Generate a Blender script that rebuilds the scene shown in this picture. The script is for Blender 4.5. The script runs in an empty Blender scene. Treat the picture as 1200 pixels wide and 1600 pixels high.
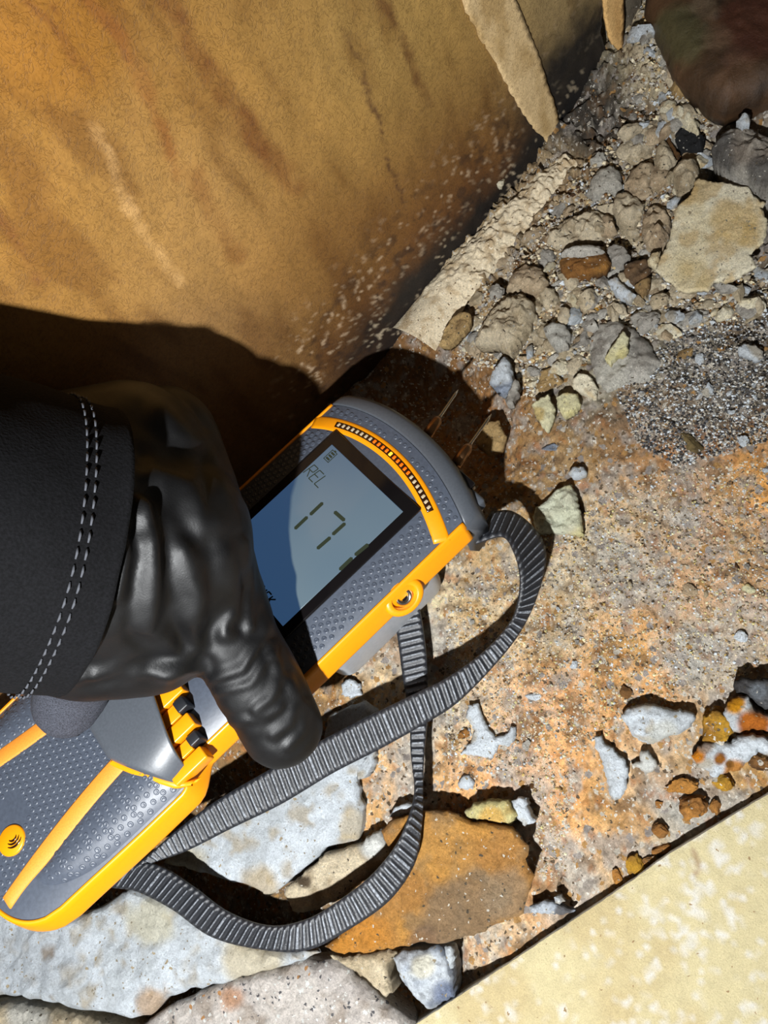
import bpy, bmesh, math, random
import numpy as np
from mathutils import Vector, Matrix
from mathutils.geometry import delaunay_2d_cdt

random.seed(7)
scene = bpy.context.scene
COL = scene.collection
CM = 0.01                                   # the code measures in centimetres

# ------------------------------------------------------------------ camera
TILT = math.radians(26.0)                   # camera leans from straight down towards the wall
DIST = 27.5                                 # along the optical axis to the ground
FPX = 1155.0                                # focal length in pixels of a 1200x1600 frame
ROLL = math.radians(48.4)                   # wall foot runs up-right at this angle
X0 = np.array([1.0, 0, 0])
U0 = np.array([0, math.cos(TILT), math.sin(TILT)])
FWD = np.array([0, math.sin(TILT), -math.cos(TILT)])
RGT = math.cos(ROLL) * X0 - math.sin(ROLL) * U0
UPV = math.sin(ROLL) * X0 + math.cos(ROLL) * U0
CAMP = -DIST * FWD
cam_d = bpy.data.cameras.new('camera')
cam = bpy.data.objects.new('camera', cam_d)
COL.objects.link(cam)
cam_d.sensor_fit = 'VERTICAL'
cam_d.sensor_height = 36.0
cam_d.lens = FPX / 1600 * 36.0
cam_d.clip_start = 0.005
cam_d.clip_end = 20
m = Matrix.Identity(4)
for r in range(3):
    m[r][0] = RGT[r]; m[r][1] = UPV[r]; m[r][2] = -FWD[r]; m[r][3] = CAMP[r] * CM
cam.matrix_world = m
scene.camera = cam

# ------------------------------------------------------------------ light
w = bpy.data.worlds.new('dim_room'); scene.world = w
w.use_nodes = True
w.node_tree.nodes['Background'].inputs[0].default_value = (1.0, 0.90, 0.76, 1)
w.node_tree.nodes['Background'].inputs[1].default_value = 0.06
LP = CAMP + RGT * -6.5 + UPV * -13.5 + FWD * -7.0       # the torch: below and left of the lens
ld = bpy.data.lights.new('torch', 'SPOT')
ld.energy = 11.0
ld.color = (0.97, 0.99, 1.0)
ld.spot_size = math.radians(132)
ld.spot_blend = 1.0
ld.shadow_soft_size = 0.0045
torch = bpy.data.objects.new('torch', ld); COL.objects.link(torch)
torch.location = Vector(LP * CM)
aim = np.array([-4.0, -3.0, 0.0]) - LP
torch.rotation_euler = Vector(aim).to_track_quat('-Z', 'Y').to_euler()

vs = scene.view_settings
vs.view_transform = 'Standard'
vs.look = 'None'
vs.exposure = 0.0
vs.gamma = 1.0
vs.use_curve_mapping = False

# ------------------------------------------------------------------ pixel <-> place
def ray(px, py):
    px = np.asarray(px, float); py = np.asarray(py, float)
    return FWD + ((px - 600) / FPX)[..., None] * RGT + ((800 - py) / FPX)[..., None] * UPV

def G(px, py, z=0.0):
    """photo pixel -> point on the level z"""
    d = ray(px, py)
    t = (z - CAMP[2]) / d[..., 2]
    return CAMP + t[..., None] * d

def C(px, py, depth):
    """photo pixel -> point at that depth from the lens"""
    return CAMP + ray(px, py) * depth

def PX(P):
    q = np.asarray(P, float) - CAMP
    d = q @ FWD
    return 600 + FPX * (q @ RGT) / d, 800 - FPX * (q @ UPV) / d

YW = float(0.5 * (G(480, 640)[1] + G(880, 232)[1]))      # the wall face
def W(px, py):
    d = ray(px, py)
    t = (YW - CAMP[1]) / d[..., 1]
    return CAMP + t[..., None] * d

# ------------------------------------------------------------------ noise (vectorised)
def _h(ix, iy, iz, s):
    h = (ix.astype(np.int64) * 374761393 + iy.astype(np.int64) * 668265263 + iz.astype(np.int64) * 2147483647 + s * 974711) & 0xffffffff
    h = ((h ^ (h >> 13)) * 1274126177) & 0xffffffff
    h = ((h ^ (h >> 16)) * 2246822519) & 0xffffffff
    return ((h ^ (h >> 15)) & 0xffffff) / float(0xffffff) * 2 - 1

def noise(P, s=0):
    P = np.asarray(P, float)
    i = np.floor(P); f = P - i
    f = f * f * f * (f * (f * 6 - 15) + 10)
    x, y, z = i[..., 0], i[..., 1], i[..., 2]
    r = 0
    for dx in (0, 1):
        for dy in (0, 1):
            for dz in (0, 1):
                wgt = (f[..., 0] if dx else 1 - f[..., 0]) * (f[..., 1] if dy else 1 - f[..., 1]) * (f[..., 2] if dz else 1 - f[..., 2])
                r = r + wgt * _h(x + dx, y + dy, z + dz, s)
    return r

TURN = np.array(Matrix.Rotation(0.9, 3, Vector((0.6, 0.3, 0.74)).normalized()))
def fbm(P, s=0, o=4, g=0.5):
    r = 0; a = 1.0; P = np.asarray(P, float)
    for k in range(o):
        P = P @ TURN
        r = r + a * noise(P * 2 ** k + 17.3 * k, s + k)
        a *= g
    return r / 1.6

def sstep(a, b, x):
    t = np.clip((x - a) / (b - a), 0, 1)
    return t * t * (3 - 2 * t)

def lin(c):
    """sRGB 0-255 -> linear"""
    c = np.asarray(c, float) / 255
    return np.where(c <= 0.04045, c / 12.92, ((c + 0.055) / 1.055) ** 2.4)

def mix(a, b, t):
    t = np.asarray(t)[..., None]
    return a * (1 - t) + b * t

# ------------------------------------------------------------------ materials
def new_mat(name):
    mt = bpy.data.materials.new(name)
    mt.use_nodes = True
    nt = mt.node_tree
    return mt, nt, nt.nodes['Principled BSDF']

def N(nt, kind, **kw):
    n = nt.nodes.new(kind)
    for k, v in kw.items():
        if k in n.inputs.keys():
            n.inputs[k].default_value = v
        else:
            setattr(n, k, v)
    return n

def coords(nt, scale=100.0):
    tc = N(nt, 'ShaderNodeTexCoord')
    mp = N(nt, 'ShaderNodeMapping')
    mp.inputs['Scale'].default_value = (scale,) * 3 if not hasattr(scale, '__len__') else scale
    nt.links.new(tc.outputs['Object'], mp.inputs['Vector'])
    return mp.outputs['Vector']

def ramp(nt, src, stops):
    r = N(nt, 'ShaderNodeValToRGB')
    el = r.color_ramp.elements
    while len(el) < len(stops): el.new(0.5)
    for e, (p, c) in zip(el, stops):
        e.position = p; e.color = (*c, 1) if len(c) == 3 else c
    nt.links.new(src, r.inputs['Fac'])
    return r.outputs['Color']

def mul(nt, a, b, f=1.0, mode='MULTIPLY'):
    x = N(nt, 'ShaderNodeMix', data_type='RGBA', blend_type=mode)
    x.inputs[0].default_value = f
    nt.links.new(a, x.inputs[6]); nt.links.new(b, x.inputs[7])
    return x.outputs[2]

def bump(nt, bsdf, src, strength=0.5, dist=0.05, prev=None):
    b = N(nt, 'ShaderNodeBump', Strength=strength, Distance=dist * CM)
    nt.links.new(src, b.inputs['Height'])
    if prev is not None: nt.links.new(prev, b.inputs['Normal'])
    nt.links.new(b.outputs['Normal'], bsdf.inputs['Normal'])
    return b.outputs['Normal']

def plain(name, rgb, rough=0.5, metal=0.0, grain=0.0, gscale=20, bumpd=0.0, emit=None, spec=0.5, coat=0.0):
    mt, nt, b = new_mat(name)
    c = lin(rgb)
    b.inputs['Base Color'].default_value = (*c, 1)
    b.inputs['Roughness'].default_value = rough
    b.inputs['Metallic'].default_value = metal
    b.inputs['Specular IOR Level'].default_value = spec
    b.inputs['Coat Weight'].default_value = coat
    v = coords(nt)
    n = N(nt, 'ShaderNodeTexNoise', Scale=gscale, Detail=4.0)
    nt.links.new(v, n.inputs['Vector'])
    lo, hi = 1 - grain, 1 + grain
    col = ramp(nt, n.outputs['Fac'], [(0.3, tuple(c * lo)), (0.7, tuple(np.minimum(c * hi, 1)))])
    nt.links.new(col, b.inputs['Base Color'])
    if bumpd > 0: bump(nt, b, n.outputs['Fac'], 0.6, bumpd)
    if emit is not None:
        b.inputs['Emission Color'].default_value = (*lin(emit[0]), 1)
        b.inputs['Emission Strength'].default_value = emit[1]
    return mt

def mineral(name, grain=0.35, gscale=9.0, bscale=7.0, bd=0.07, specks=None, rough=0.9, fine=15.0, fgrain_shade=0.30, fbump=0.32):
    """stone: colour comes from the piece's own 'Col' attribute, grain, fine relief and the shade painted in its hollows from noise"""
    mt, nt, b = new_mat(name)
    at = N(nt, 'ShaderNodeAttribute', attribute_name='Col')
    v = coords(nt)
    n = N(nt, 'ShaderNodeTexNoise', Scale=gscale, Detail=6.0, Roughness=0.7)
    nt.links.new(v, n.inputs['Vector'])
    g = ramp(nt, n.outputs['Fac'], [(0.25, (1 - grain,) * 3), (0.5, (1, 1, 1)), (0.78, (1 + grain,) * 3)])
    col = mul(nt, at.outputs['Color'], g)
    if specks:
        wn = N(nt, 'ShaderNodeTexNoise', Scale=11.0, Detail=2.0); nt.links.new(v, wn.inputs['Vector'])
        ws = N(nt, 'ShaderNodeVectorMath', operation='SCALE'); ws.inputs['Scale'].default_value = 0.16; nt.links.new(wn.outputs['Color'], ws.inputs[0])
        wa = N(nt, 'ShaderNodeVectorMath', operation='ADD'); nt.links.new(v, wa.inputs[0]); nt.links.new(ws.outputs[0], wa.inputs[1])
        vd = wa.outputs[0]
        for (sc, th, rgb, amt) in specks:
            vo = N(nt, 'ShaderNodeTexVoronoi', Scale=sc, Randomness=1.0)
            nt.links.new(vd, vo.inputs['Vector'])
            sep = N(nt, 'ShaderNodeSeparateColor'); nt.links.new(vo.outputs['Color'], sep.inputs[0])
            # a share of the cells becomes a mineral grain
            pick = N(nt, 'ShaderNodeMath', operation='GREATER_THAN'); pick.inputs[1].default_value = 1 - amt
            nt.links.new(sep.outputs[0], pick.inputs[0])
            size = N(nt, 'ShaderNodeMath', operation='MULTIPLY'); size.inputs[1].default_value = th * 1.7
            nt.links.new(sep.outputs[1], size.inputs[0])
            near = N(nt, 'ShaderNodeMath', operation='LESS_THAN')
            nt.links.new(vo.outputs['Distance'], near.inputs[0]); nt.links.new(size.outputs[0], near.inputs[1])
            both = N(nt, 'ShaderNodeMath', operation='MULTIPLY')
            nt.links.new(pick.outputs[0], both.inputs[0]); nt.links.new(near.outputs[0], both.inputs[1])
            x = N(nt, 'ShaderNodeMix', data_type='RGBA'); nt.links.new(both.outputs[0], x.inputs[0])
            nt.links.new(col, x.inputs[6]); x.inputs[7].default_value = (*lin(rgb), 1)
            col = x.outputs[2]
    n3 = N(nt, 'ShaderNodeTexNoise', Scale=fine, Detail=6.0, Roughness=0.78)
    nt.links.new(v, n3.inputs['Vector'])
    col = mul(nt, col, ramp(nt, n3.outputs['Fac'], [(0.30, (1 - fgrain_shade,) * 3), (0.5, (1, 1, 1)), (0.72, (1 + fgrain_shade * .6,) * 3)]))  # fine grain that also paints shade into the low spots of the bump
    nt.links.new(col, b.inputs['Base Color'])
    b.inputs['Roughness'].default_value = rough
    b.inputs['Specular IOR Level'].default_value = 0.25
    n2 = N(nt, 'ShaderNodeTexNoise', Scale=bscale, Detail=8.0, Roughness=0.72)
    nt.links.new(v, n2.inputs['Vector'])
    pn = bump(nt, b, n2.outputs['Fac'], 1.0, bd)
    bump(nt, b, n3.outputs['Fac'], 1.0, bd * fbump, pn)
    return mt

M = {}
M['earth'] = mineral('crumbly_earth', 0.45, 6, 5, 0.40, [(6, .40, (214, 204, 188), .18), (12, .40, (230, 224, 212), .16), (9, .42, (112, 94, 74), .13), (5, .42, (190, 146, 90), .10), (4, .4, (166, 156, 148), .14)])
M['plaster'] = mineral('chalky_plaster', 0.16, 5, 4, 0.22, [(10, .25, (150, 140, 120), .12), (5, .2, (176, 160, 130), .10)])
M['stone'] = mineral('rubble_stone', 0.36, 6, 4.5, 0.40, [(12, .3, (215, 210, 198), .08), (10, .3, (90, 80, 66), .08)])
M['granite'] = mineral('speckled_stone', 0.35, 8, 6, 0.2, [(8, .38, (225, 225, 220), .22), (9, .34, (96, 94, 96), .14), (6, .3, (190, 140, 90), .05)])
M['paperboard'] = mineral('paper_board', 0.12, 3, 9, 0.05, [(7, .16, (140, 116, 84), .10)], fine=22, fgrain_shade=0.22, fbump=0.6)
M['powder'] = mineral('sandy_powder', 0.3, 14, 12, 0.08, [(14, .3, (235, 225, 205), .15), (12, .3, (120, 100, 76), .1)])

# ------------------------------------------------------------------ mesh helpers
def mesh_from(name, V, F, col=None, smooth=True, mat=None, fix=False):
    me = bpy.data.meshes.new(name)
    me.from_pydata([tuple(v) for v in np.asarray(V, float)], [], [tuple(f) for f in F])
    if fix:
        bm = bmesh.new(); bm.from_mesh(me)
        bmesh.ops.recalc_face_normals(bm, faces=bm.faces)
        bm.to_mesh(me); bm.free()
    if col is not None:
        a = me.color_attributes.new('Col', 'FLOAT_COLOR', 'POINT')
        c = np.ones((len(V), 4)); c[:, :3] = np.clip(col, 0.002, 1)
        a.data.foreach_set('color', c.ravel())
    if smooth:
        me.polygons.foreach_set('use_smooth', [True] * len(me.polygons))
    if mat is not None: me.materials.append(mat)
    me.update()
    return me

ORG = {}
def place(name, V, F, mat, parent=None, origin=None, col=None, smooth=True, fix=True, **props):
    """verts in world cm -> one object, its origin at the thing's base"""
    V = np.asarray(V, float)
    if parent is None:
        if origin is None:
            origin = np.array([V[:, 0].mean(), V[:, 1].mean(), V[:, 2].min()])
    else:
        origin = ORG[parent.name]
    me = mesh_from(name, (V - origin) * CM, F, col, smooth, mat, fix)
    o = bpy.data.objects.new(name, me)
    COL.objects.link(o)
    if parent is None: o.location = Vector(origin * CM)
    else: o.parent = parent
    ORG[o.name] = np.asarray(origin, float)
    for k, v in props.items(): o[k] = v
    return o

def empty(name, origin, **props):
    o = bpy.data.objects.new(name, None); COL.objects.link(o)
    o.empty_display_size = 0.01
    origin = np.asarray(origin, float)
    o.location = Vector(origin * CM)
    ORG[o.name] = origin
    for k, v in props.items(): o[k] = v
    return o

def grid_faces(nu, nv, loop_v=False):
    F = []
    for i in range(nu - 1):
        for j in range(nv - (0 if loop_v else 1)):
            a = i * nv + j; b = i * nv + (j + 1) % nv
            F.append((a, b, b + nv, a + nv))
    return F

def grid_faces_np(nu, nv):
    i, j = np.meshgrid(np.arange(nu - 1), np.arange(nv - 1), indexing='ij')
    a = (i * nv + j).ravel()
    return np.stack([a, a + nv, a + nv + 1, a + 1], 1)

# ------------------------------------------------------------------ the ground
def blend_controls(px, py, ctr, sig):
    num = 0; den = 1e-9
    for (cx, cy, rgb) in ctr:
        wgt = np.exp(-((px - cx) ** 2 + (py - cy) ** 2) / (2 * sig * sig)) + 1e-12
        num = num + wgt[..., None] * lin(rgb); den = den + wgt
    return num / den[..., None] if hasattr(den, '__len__') else num / den

HGT = [(600, 590, -0.9, 60), (690, 600, -1.5, 75), (760, 690, -0.9, 55), (1120, 110, 1.6, 120), (1010, 130, 0.9, 80), (1180, 230, 1.0, 80), (1175, 168, -2.2, 26), (1130, 275, -1.2, 30), (790, 440, -1.2, 16), (900, 790, -0.9, 9),
       (900, 330, 0.35, 110), (790, 470, 0.3, 60), (330, 1380, -1.5, 130), (520, 1480, -1.2, 90), (640, 1540, -1.2, 70), (200, 1560, -1.5, 150), (0, 1450, -1.5, 200),
       (860, 1350, -0.25, 50), (1150, 1130, 0.15, 60)]
def ground_h(x, y):
    x = np.asarray(x, float); y = np.asarray(y, float)
    P = np.stack([x, y, np.zeros_like(x)], -1)
    px, py = PX(P)
    h = 0
    for (cx, cy, a, s) in HGT:
        h = h + a * np.exp(-((px - cx) ** 2 + (py - cy) ** 2) / (2 * s * s))
    rough = 1.0 + 2.2 * sstep(620, 380, py) * sstep(600, 760, px)
    h = h + 0.22 * fbm(P * 0.35, 3, 3)
    h = h + rough * (0.13 * fbm(P * 1.3, 11, 3) + 0.15 * np.abs(fbm(P * 3.3, 21, 3)) + 0.06 * noise(P * 7.0, 31))
    return h

GCOL = [(760, 700, (165, 122, 80)), (870, 720, (160, 132, 96)), (1000, 700, (172, 122, 76)), (960, 645, (104, 97, 88)), (1120, 600, (92, 88, 84)), (1175, 560, (84, 80, 76)),
        (1050, 620, (104, 99, 92)), (1080, 510, (124, 116, 104)), (955, 570, (172, 166, 150)), (870, 450, (150, 134, 112)), (1000, 450, (118, 108, 96)), (1180, 480, (104, 92, 78)),
        (880, 340, (176, 154, 124)), (1050, 300, (172, 154, 130)), (1050, 100, (200, 186, 160)), (1150, 250, (132, 121, 110)), (960, 190, (62, 58, 55)), (760, 430, (176, 152, 118)),
        (1000, 800, (188, 160, 128)), (1100, 780, (166, 146, 134)), (1185, 760, (204, 146, 76)), (900, 900, (194, 168, 136)), (800, 870, (190, 172, 148)), (780, 960, (192, 172, 144)), (860, 900, (168, 162, 150)), (880, 960, (172, 164, 150)), (940, 860, (186, 172, 148)), (1150, 990, (172, 164, 160)), (700, 1080, (188, 176, 156)),
        (1000, 950, (198, 154, 106)), (1100, 900, (188, 152, 120)), (1180, 900, (178, 154, 142)), (950, 1050, (198, 150, 102)), (850, 1100, (198, 150, 108)), (750, 1050, (196, 160, 126)),
        (700, 1000, (204, 186, 158)), (1130, 1010, (166, 152, 136)), (800, 1200, (200, 150, 104)), (900, 1250, (200, 148, 96)), (1000, 1225, (188, 156, 122)), (1050, 1280, (150, 138, 120)),
        (950, 1350, (182, 152, 114)), (870, 1400, (188, 150, 112)), (750, 1510, (196, 176, 152)), (600, 1200, (192, 152, 108)), (620, 1130, (190, 160, 122)), (1130, 1230, (160, 128, 84)),
        (300, 1400, (112, 90, 64)), (650, 600, (128, 92, 56)), (20, 1130, (180, 165, 140)), (200, 1600, (110, 90, 66))]

def earth_colour(px, py, P):
    wx = 34 * fbm(P * 0.45, 51, 3); wy = 34 * fbm(P * 0.45, 61, 3)
    c = blend_controls(px + wx, py + wy, GCOL, 42)
    n1 = fbm(P * 0.8, 71, 4); n2 = fbm(P * 1.7, 81, 4); n3 = fbm(P * 3.0, 91, 3)
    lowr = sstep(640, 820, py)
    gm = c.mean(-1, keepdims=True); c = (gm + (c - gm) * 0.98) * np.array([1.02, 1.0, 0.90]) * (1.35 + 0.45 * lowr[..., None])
    n0 = fbm(P * 0.42, 66, 4)
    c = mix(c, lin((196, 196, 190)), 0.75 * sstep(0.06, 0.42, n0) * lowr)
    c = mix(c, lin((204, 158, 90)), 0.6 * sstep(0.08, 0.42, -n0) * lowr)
    c = mix(c, lin((200, 146, 88)), 0.6 * sstep(0.10, 0.5, n1) * (0.25 + 0.6 * lowr))
    c = mix(c, lin((176, 166, 156)), 0.8 * sstep(0.12, 0.45, n2))
    c = mix(c, lin((128, 100, 72)), 0.7 * sstep(0.16, 0.5, -n2))
    c = mix(c, lin((216, 206, 188)), 0.6 * sstep(0.30, 0.55, fbm(P * 5.0, 97, 3)))
    c = mix(c, lin((184, 116, 54)), 0.6 * sstep(0.26, 0.5, fbm(P * 3.2, 95, 3)) * sstep(560, 700, py))
    return c

xs = np.arange(-30, 34.01, 0.11); ys = np.arange(-23, YW + 5.0, 0.11)
gx, gy = np.meshgrid(xs, ys, indexing='ij')
gz = ground_h(gx, gy)
P = np.stack([gx, gy, gz], -1).reshape(-1, 3)
ppx, ppy = PX(P)
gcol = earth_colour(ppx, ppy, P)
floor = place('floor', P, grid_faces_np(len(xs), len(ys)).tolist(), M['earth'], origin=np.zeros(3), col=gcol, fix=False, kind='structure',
              label='crumbly ochre and grey rubble ground under the meter')

# ------------------------------------------------------------------ the wall
XE = float(G(985, 132, 0.4)[0])             # where the board breaks off
def wall_end(z):
    z = np.asarray(z, float)
    top = float(W(941, 0)[0]); zt = float(W(941, 0)[2])
    e = XE + (top - XE) * np.clip(z / zt, 0, 3)
    return e + 0.35 * fbm(np.stack([z * 1.1, z * 0 + 3.3, z * 0], -1), 5, 3)

def seg_dist(px, py, pts):
    d = np.full(px.shape, 1e9)
    for (a, b) in zip(pts[:-1], pts[1:]):
        ax, ay = a; bx, by = b
        t = np.clip(((px - ax) * (bx - ax) + (py - ay) * (by - ay)) / ((bx - ax) ** 2 + (by - ay) ** 2), 0, 1)
        d = np.minimum(d, np.hypot(px - ax - t * (bx - ax), py - ay - t * (by - ay)))
    return d

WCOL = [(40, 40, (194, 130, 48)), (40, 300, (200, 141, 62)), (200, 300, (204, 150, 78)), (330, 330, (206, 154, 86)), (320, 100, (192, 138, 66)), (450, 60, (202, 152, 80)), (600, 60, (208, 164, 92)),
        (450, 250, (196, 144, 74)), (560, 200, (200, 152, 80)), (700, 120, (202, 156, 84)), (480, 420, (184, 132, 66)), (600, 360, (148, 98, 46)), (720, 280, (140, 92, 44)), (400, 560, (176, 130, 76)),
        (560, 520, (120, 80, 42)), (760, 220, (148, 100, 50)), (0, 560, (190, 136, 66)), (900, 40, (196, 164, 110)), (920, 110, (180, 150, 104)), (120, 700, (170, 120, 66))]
def wall_colour(x, z):
    P = np.stack([x, z * 0 + 1.7, z], -1)
    px, py = PX(np.stack([x, z * 0 + YW, z], -1))
    wx = 26 * fbm(P * 0.4, 151, 3); wy = 26 * fbm(P * 0.4, 161, 3)
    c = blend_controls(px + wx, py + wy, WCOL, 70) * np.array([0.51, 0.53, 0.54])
    S = P * np.array([1.0, 1, 0.28])
    n = fbm(S * 0.9, 171, 4)
    c = mix(c, c * np.array([0.62, 0.55, 0.48]), 0.8 * sstep(0.05, 0.5, n))
    c = mix(c, c * 1.18, 0.7 * sstep(0.1, 0.45, -n))
    jit = 14 * fbm(P * 2.2, 181, 4)
    for pts, wd, rgb, amt in (
            ([(255, -20), (300, 70), (345, 140), (385, 195), (430, 250)], 26, (104, 62, 26), .75),
            ([(120, -20), (190, 60), (225, 130), (262, 230), (280, 280)], 16, (128, 78, 34), .65),
            ([(540, 50), (575, 140), (600, 225), (632, 320)], 5, (84, 56, 32), .8),
            ([(596, 0), (640, 80), (668, 160)], 12, (92, 58, 28), .7), ([(40, 0), (90, 60), (120, 110)], 7, (110, 66, 28), .6), ([(75, 10), (120, 90), (150, 130)], 6, (110, 66, 28), .6), ([(300, 260), (330, 330), (370, 400)], 22, (120, 76, 34), .5), ([(400, 230), (470, 290)], 30, (112, 70, 32), .6),
            ([(-10, 320), (30, 380), (64, 440)], 12, (110, 66, 34), .6),
            ([(150, 200), (215, 350), (280, 440)], 14, (222, 178, 118), .35)):
        d = seg_dist(px + jit, py + jit * 0.5, pts)
        c = mix(c, lin(rgb), amt * sstep(wd, wd * 0.25, d) * np.clip(0.75 + 0.9 * fbm(P * 2.0, 191, 4), 0, 1.1))
    rise = 1.0 + 0.6 * fbm(np.stack([x * 0.5, x * 0, x * 0], -1), 201, 3)
    right = sstep(430, 640, px)
    brown = sstep(4.2 * rise, 0.9, z + 0.9 * fbm(P * 0.8, 211, 4)) * (0.35 + 0.65 * right)
    c = mix(c, lin((92, 58, 28)), 0.75 * brown)
    c = mix(c, lin((52, 34, 22)), 0.7 * sstep(0.05, 0.45, fbm(P * 2.6, 217, 4)) * sstep(6.0, 2.5, z) * sstep(400, 520, px))
    c = mix(c, lin((196, 170, 138)), 0.6 * sstep(0.30, 0.6, fbm(P * 4.5, 221, 4)) * sstep(5.5, 3.0, z) * sstep(0.6, 1.3, z) * sstep(380, 480, px))
    black = sstep(2.3 * rise, 0.7, z + 0.5 * fbm(P * 1.1, 231, 4)) * right
    c = mix(c, lin((24, 22, 21)), 0.96 * black)
    xb = sstep(XE - 6.5, XE - 3.5, x) * sstep(5.2, 3.0, z + 0.9 * fbm(P * 0.9, 241, 4))
    c = mix(c, lin((26, 24, 23)), 0.96 * xb)
    c = mix(c, lin((180, 164, 138)), 0.8 * sstep(0.44, 0.52, noise(P * np.array([9.0, 9, 6]), 251)) * sstep(3.2, 0.3, z) * right * sstep(.0, .3, fbm(P * 1.0, 252, 2)))
    return c

zs = np.arange(-2.2, 24.0, 0.11)
un = np.linspace(0, 1, 420)
wz, wu = np.meshgrid(zs, un, indexing='ij')
xe = wall_end(wz)
wx_ = -34 + (xe + 34) * wu ** 0.85
Pw = np.stack([wx_, wz * 0, wz], -1)
rel = 0.05 * fbm(Pw * 0.6, 301, 3) + 0.018 * fbm(Pw * np.array([2.2, 1, 1.1]), 311, 3) + 0.03 * np.abs(fbm(Pw * 2.5, 321, 3)) * sstep(5.5, 1.5, wz)
wy_ = YW - rel
front = np.stack([wx_, wy_, wz], -1).reshape(-1, 3)
back = np.stack([wx_, wz * 0 + YW + 1.25, wz], -1).reshape(-1, 3)
nz, nu = wz.shape
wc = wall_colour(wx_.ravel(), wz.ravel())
F = [tuple(f) for f in grid_faces_np(nz, nu)[:, ::-1]]
# the broken end and the top close the board
end_f = np.array([i * nu + nu - 1 for i in range(nz)])
Vw = np.concatenate([front, back[end_f], back[(nz - 1) * nu:], back[[0, nu - 1]]])
ne = len(front)
for i in range(nz - 1):
    F.append((int(end_f[i]), int(end_f[i + 1]), ne + i + 1, ne + i))
for j in range(nu - 1):
    a = (nz - 1) * nu + j
    F.append((a, ne + nz + j, ne + nz + j + 1, a + 1))
F.append((ne + nz + nu, ne + nz + nu + 1, ne + nz + nu - 1, ne + nz))
wcol = np.concatenate([wc, np.tile(lin((150, 140, 125)), (len(Vw) - ne, 1))])

def paper_mat():
    mt, nt, b = new_mat('stained_backing_paper')
    at = N(nt, 'ShaderNodeAttribute', attribute_name='Col')
    v = coords(nt)
    # curly fibres in the paper
    nz1 = N(nt, 'ShaderNodeTexNoise', Scale=2.6, Detail=3.5, Distortion=2.6); nt.links.new(v, nz1.inputs['Vector'])
    wv = N(nt, 'ShaderNodeTexNoise', Scale=7.0, Detail=5.0, Distortion=1.4); nt.links.new(v, wv.inputs['Vector'])
    f1 = ramp(nt, nz1.outputs['Fac'], [(0.47, (1, 1, 1)), (0.497, (0.60, 0.57, 0.54)), (0.503, (0.60, 0.57, 0.54)), (0.53, (1, 1, 1))])
    f2 = ramp(nt, wv.outputs['Fac'], [(0.3, (0.86, 0.85, 0.83)), (0.6, (1.08, 1.08, 1.08))])
    col = mul(nt, mul(nt, at.outputs['Color'], f1, 0.6), f2)
    nt.links.new(col, b.inputs['Base Color'])
    b.inputs['Roughness'].default_value = 0.62
    b.inputs['Specular IOR Level'].default_value = 0.35
    fine = N(nt, 'ShaderNodeTexNoise', Scale=16.0, Detail=5.0); nt.links.new(v, fine.inputs['Vector'])
    p = bump(nt, b, f1, 0.5, 0.03)
    bump(nt, b, fine.outputs['Fac'], 0.5, 0.02, p)
    return mt
M['paper'] = paper_mat()
wall = place('wall_back', Vw, F, M['paper'], origin=np.array([0, YW, 0.0]), col=wcol, fix=False, kind='structure', label='tan backing-paper wall with brown drips and black mould at its foot')

# ------------------------------------------------------------------ thin and thick pieces with a drawn outline
def resample(poly, step, jitter, seed, wander=True):
    poly = np.asarray(poly, float); out = []
    rs = np.random.RandomState(seed)
    for a, b in zip(poly, np.roll(poly, -1, 0)):
        n = max(1, int(np.hypot(*(b - a)) / step))
        for k in range(n):
            p = a + (b - a) * k / n
            out.append(p + rs.uniform(-jitter, jitter, 2))
    out = np.array(out)
    amp = min(0.07, 0.03 * np.ptp(out, axis=0).max()) if wander else 0.0     # broken edges wander a little
    q = np.stack([out[:, 0] * 2.2, out[:, 1] * 2.2, out[:, 0] * 0 + seed], 1)
    return out + amp * np.stack([fbm(q, 811, 3), fbm(q, 812, 3)], 1)

def inside(px, py, poly):
    r = np.zeros(px.shape, bool); n = len(poly)
    for i in range(n):
        x1, y1 = poly[i]; x2, y2 = poly[(i + 1) % n]
        c = ((y1 > py) != (y2 > py))
        with np.errstate(divide='ignore', invalid='ignore'):
            r ^= c & (px < (x2 - x1) * (py - y1) / (y2 - y1 + 1e-12) + x1)
    return r

def slab(poly2, step, seed, edge=0.25, jitter=0.25, wander=True):
    """outline (cm, 2-D) -> (xy points, distance to the rim, triangles, rim indices)"""
    rim = resample(poly2, step, min(step * jitter, 0.028), seed, wander)
    lo, hi = rim.min(0), rim.max(0)
    ax, ay = np.meshgrid(np.arange(lo[0], hi[0], step), np.arange(lo[1], hi[1], step * 0.87), indexing='ij')
    ax[:, ::2] += step * 0.5
    rs = np.random.RandomState(seed + 5)
    pts = np.stack([ax.ravel(), ay.ravel()], 1) + rs.uniform(-.18, .18, (ax.size, 2)) * step
    d = seg_dist(pts[:, 0], pts[:, 1], [tuple(p) for p in rim] + [tuple(rim[0])])
    pts = pts[inside(pts[:, 0], pts[:, 1], rim) & (d > step * 0.45)]
    allp = np.concatenate([rim, pts])
    n = len(rim)
    res = delaunay_2d_cdt([Vector(p) for p in allp], [(i, (i + 1) % n) for i in range(n)], [], 1, 1e-7)
    v = np.array([tuple(p) for p in res[0]]); f = [tuple(t) for t in res[2]]
    d = seg_dist(v[:, 0], v[:, 1], [tuple(p) for p in rim] + [tuple(rim[0])])
    return v, d, f

def rim_edges(f):
    cnt = {}
    for t in f:
        for a, b in zip(t, t[1:] + t[:1]):
            cnt[(a, b)] = 1
    return [(a, b) for (a, b) in cnt if (b, a) not in cnt]

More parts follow.
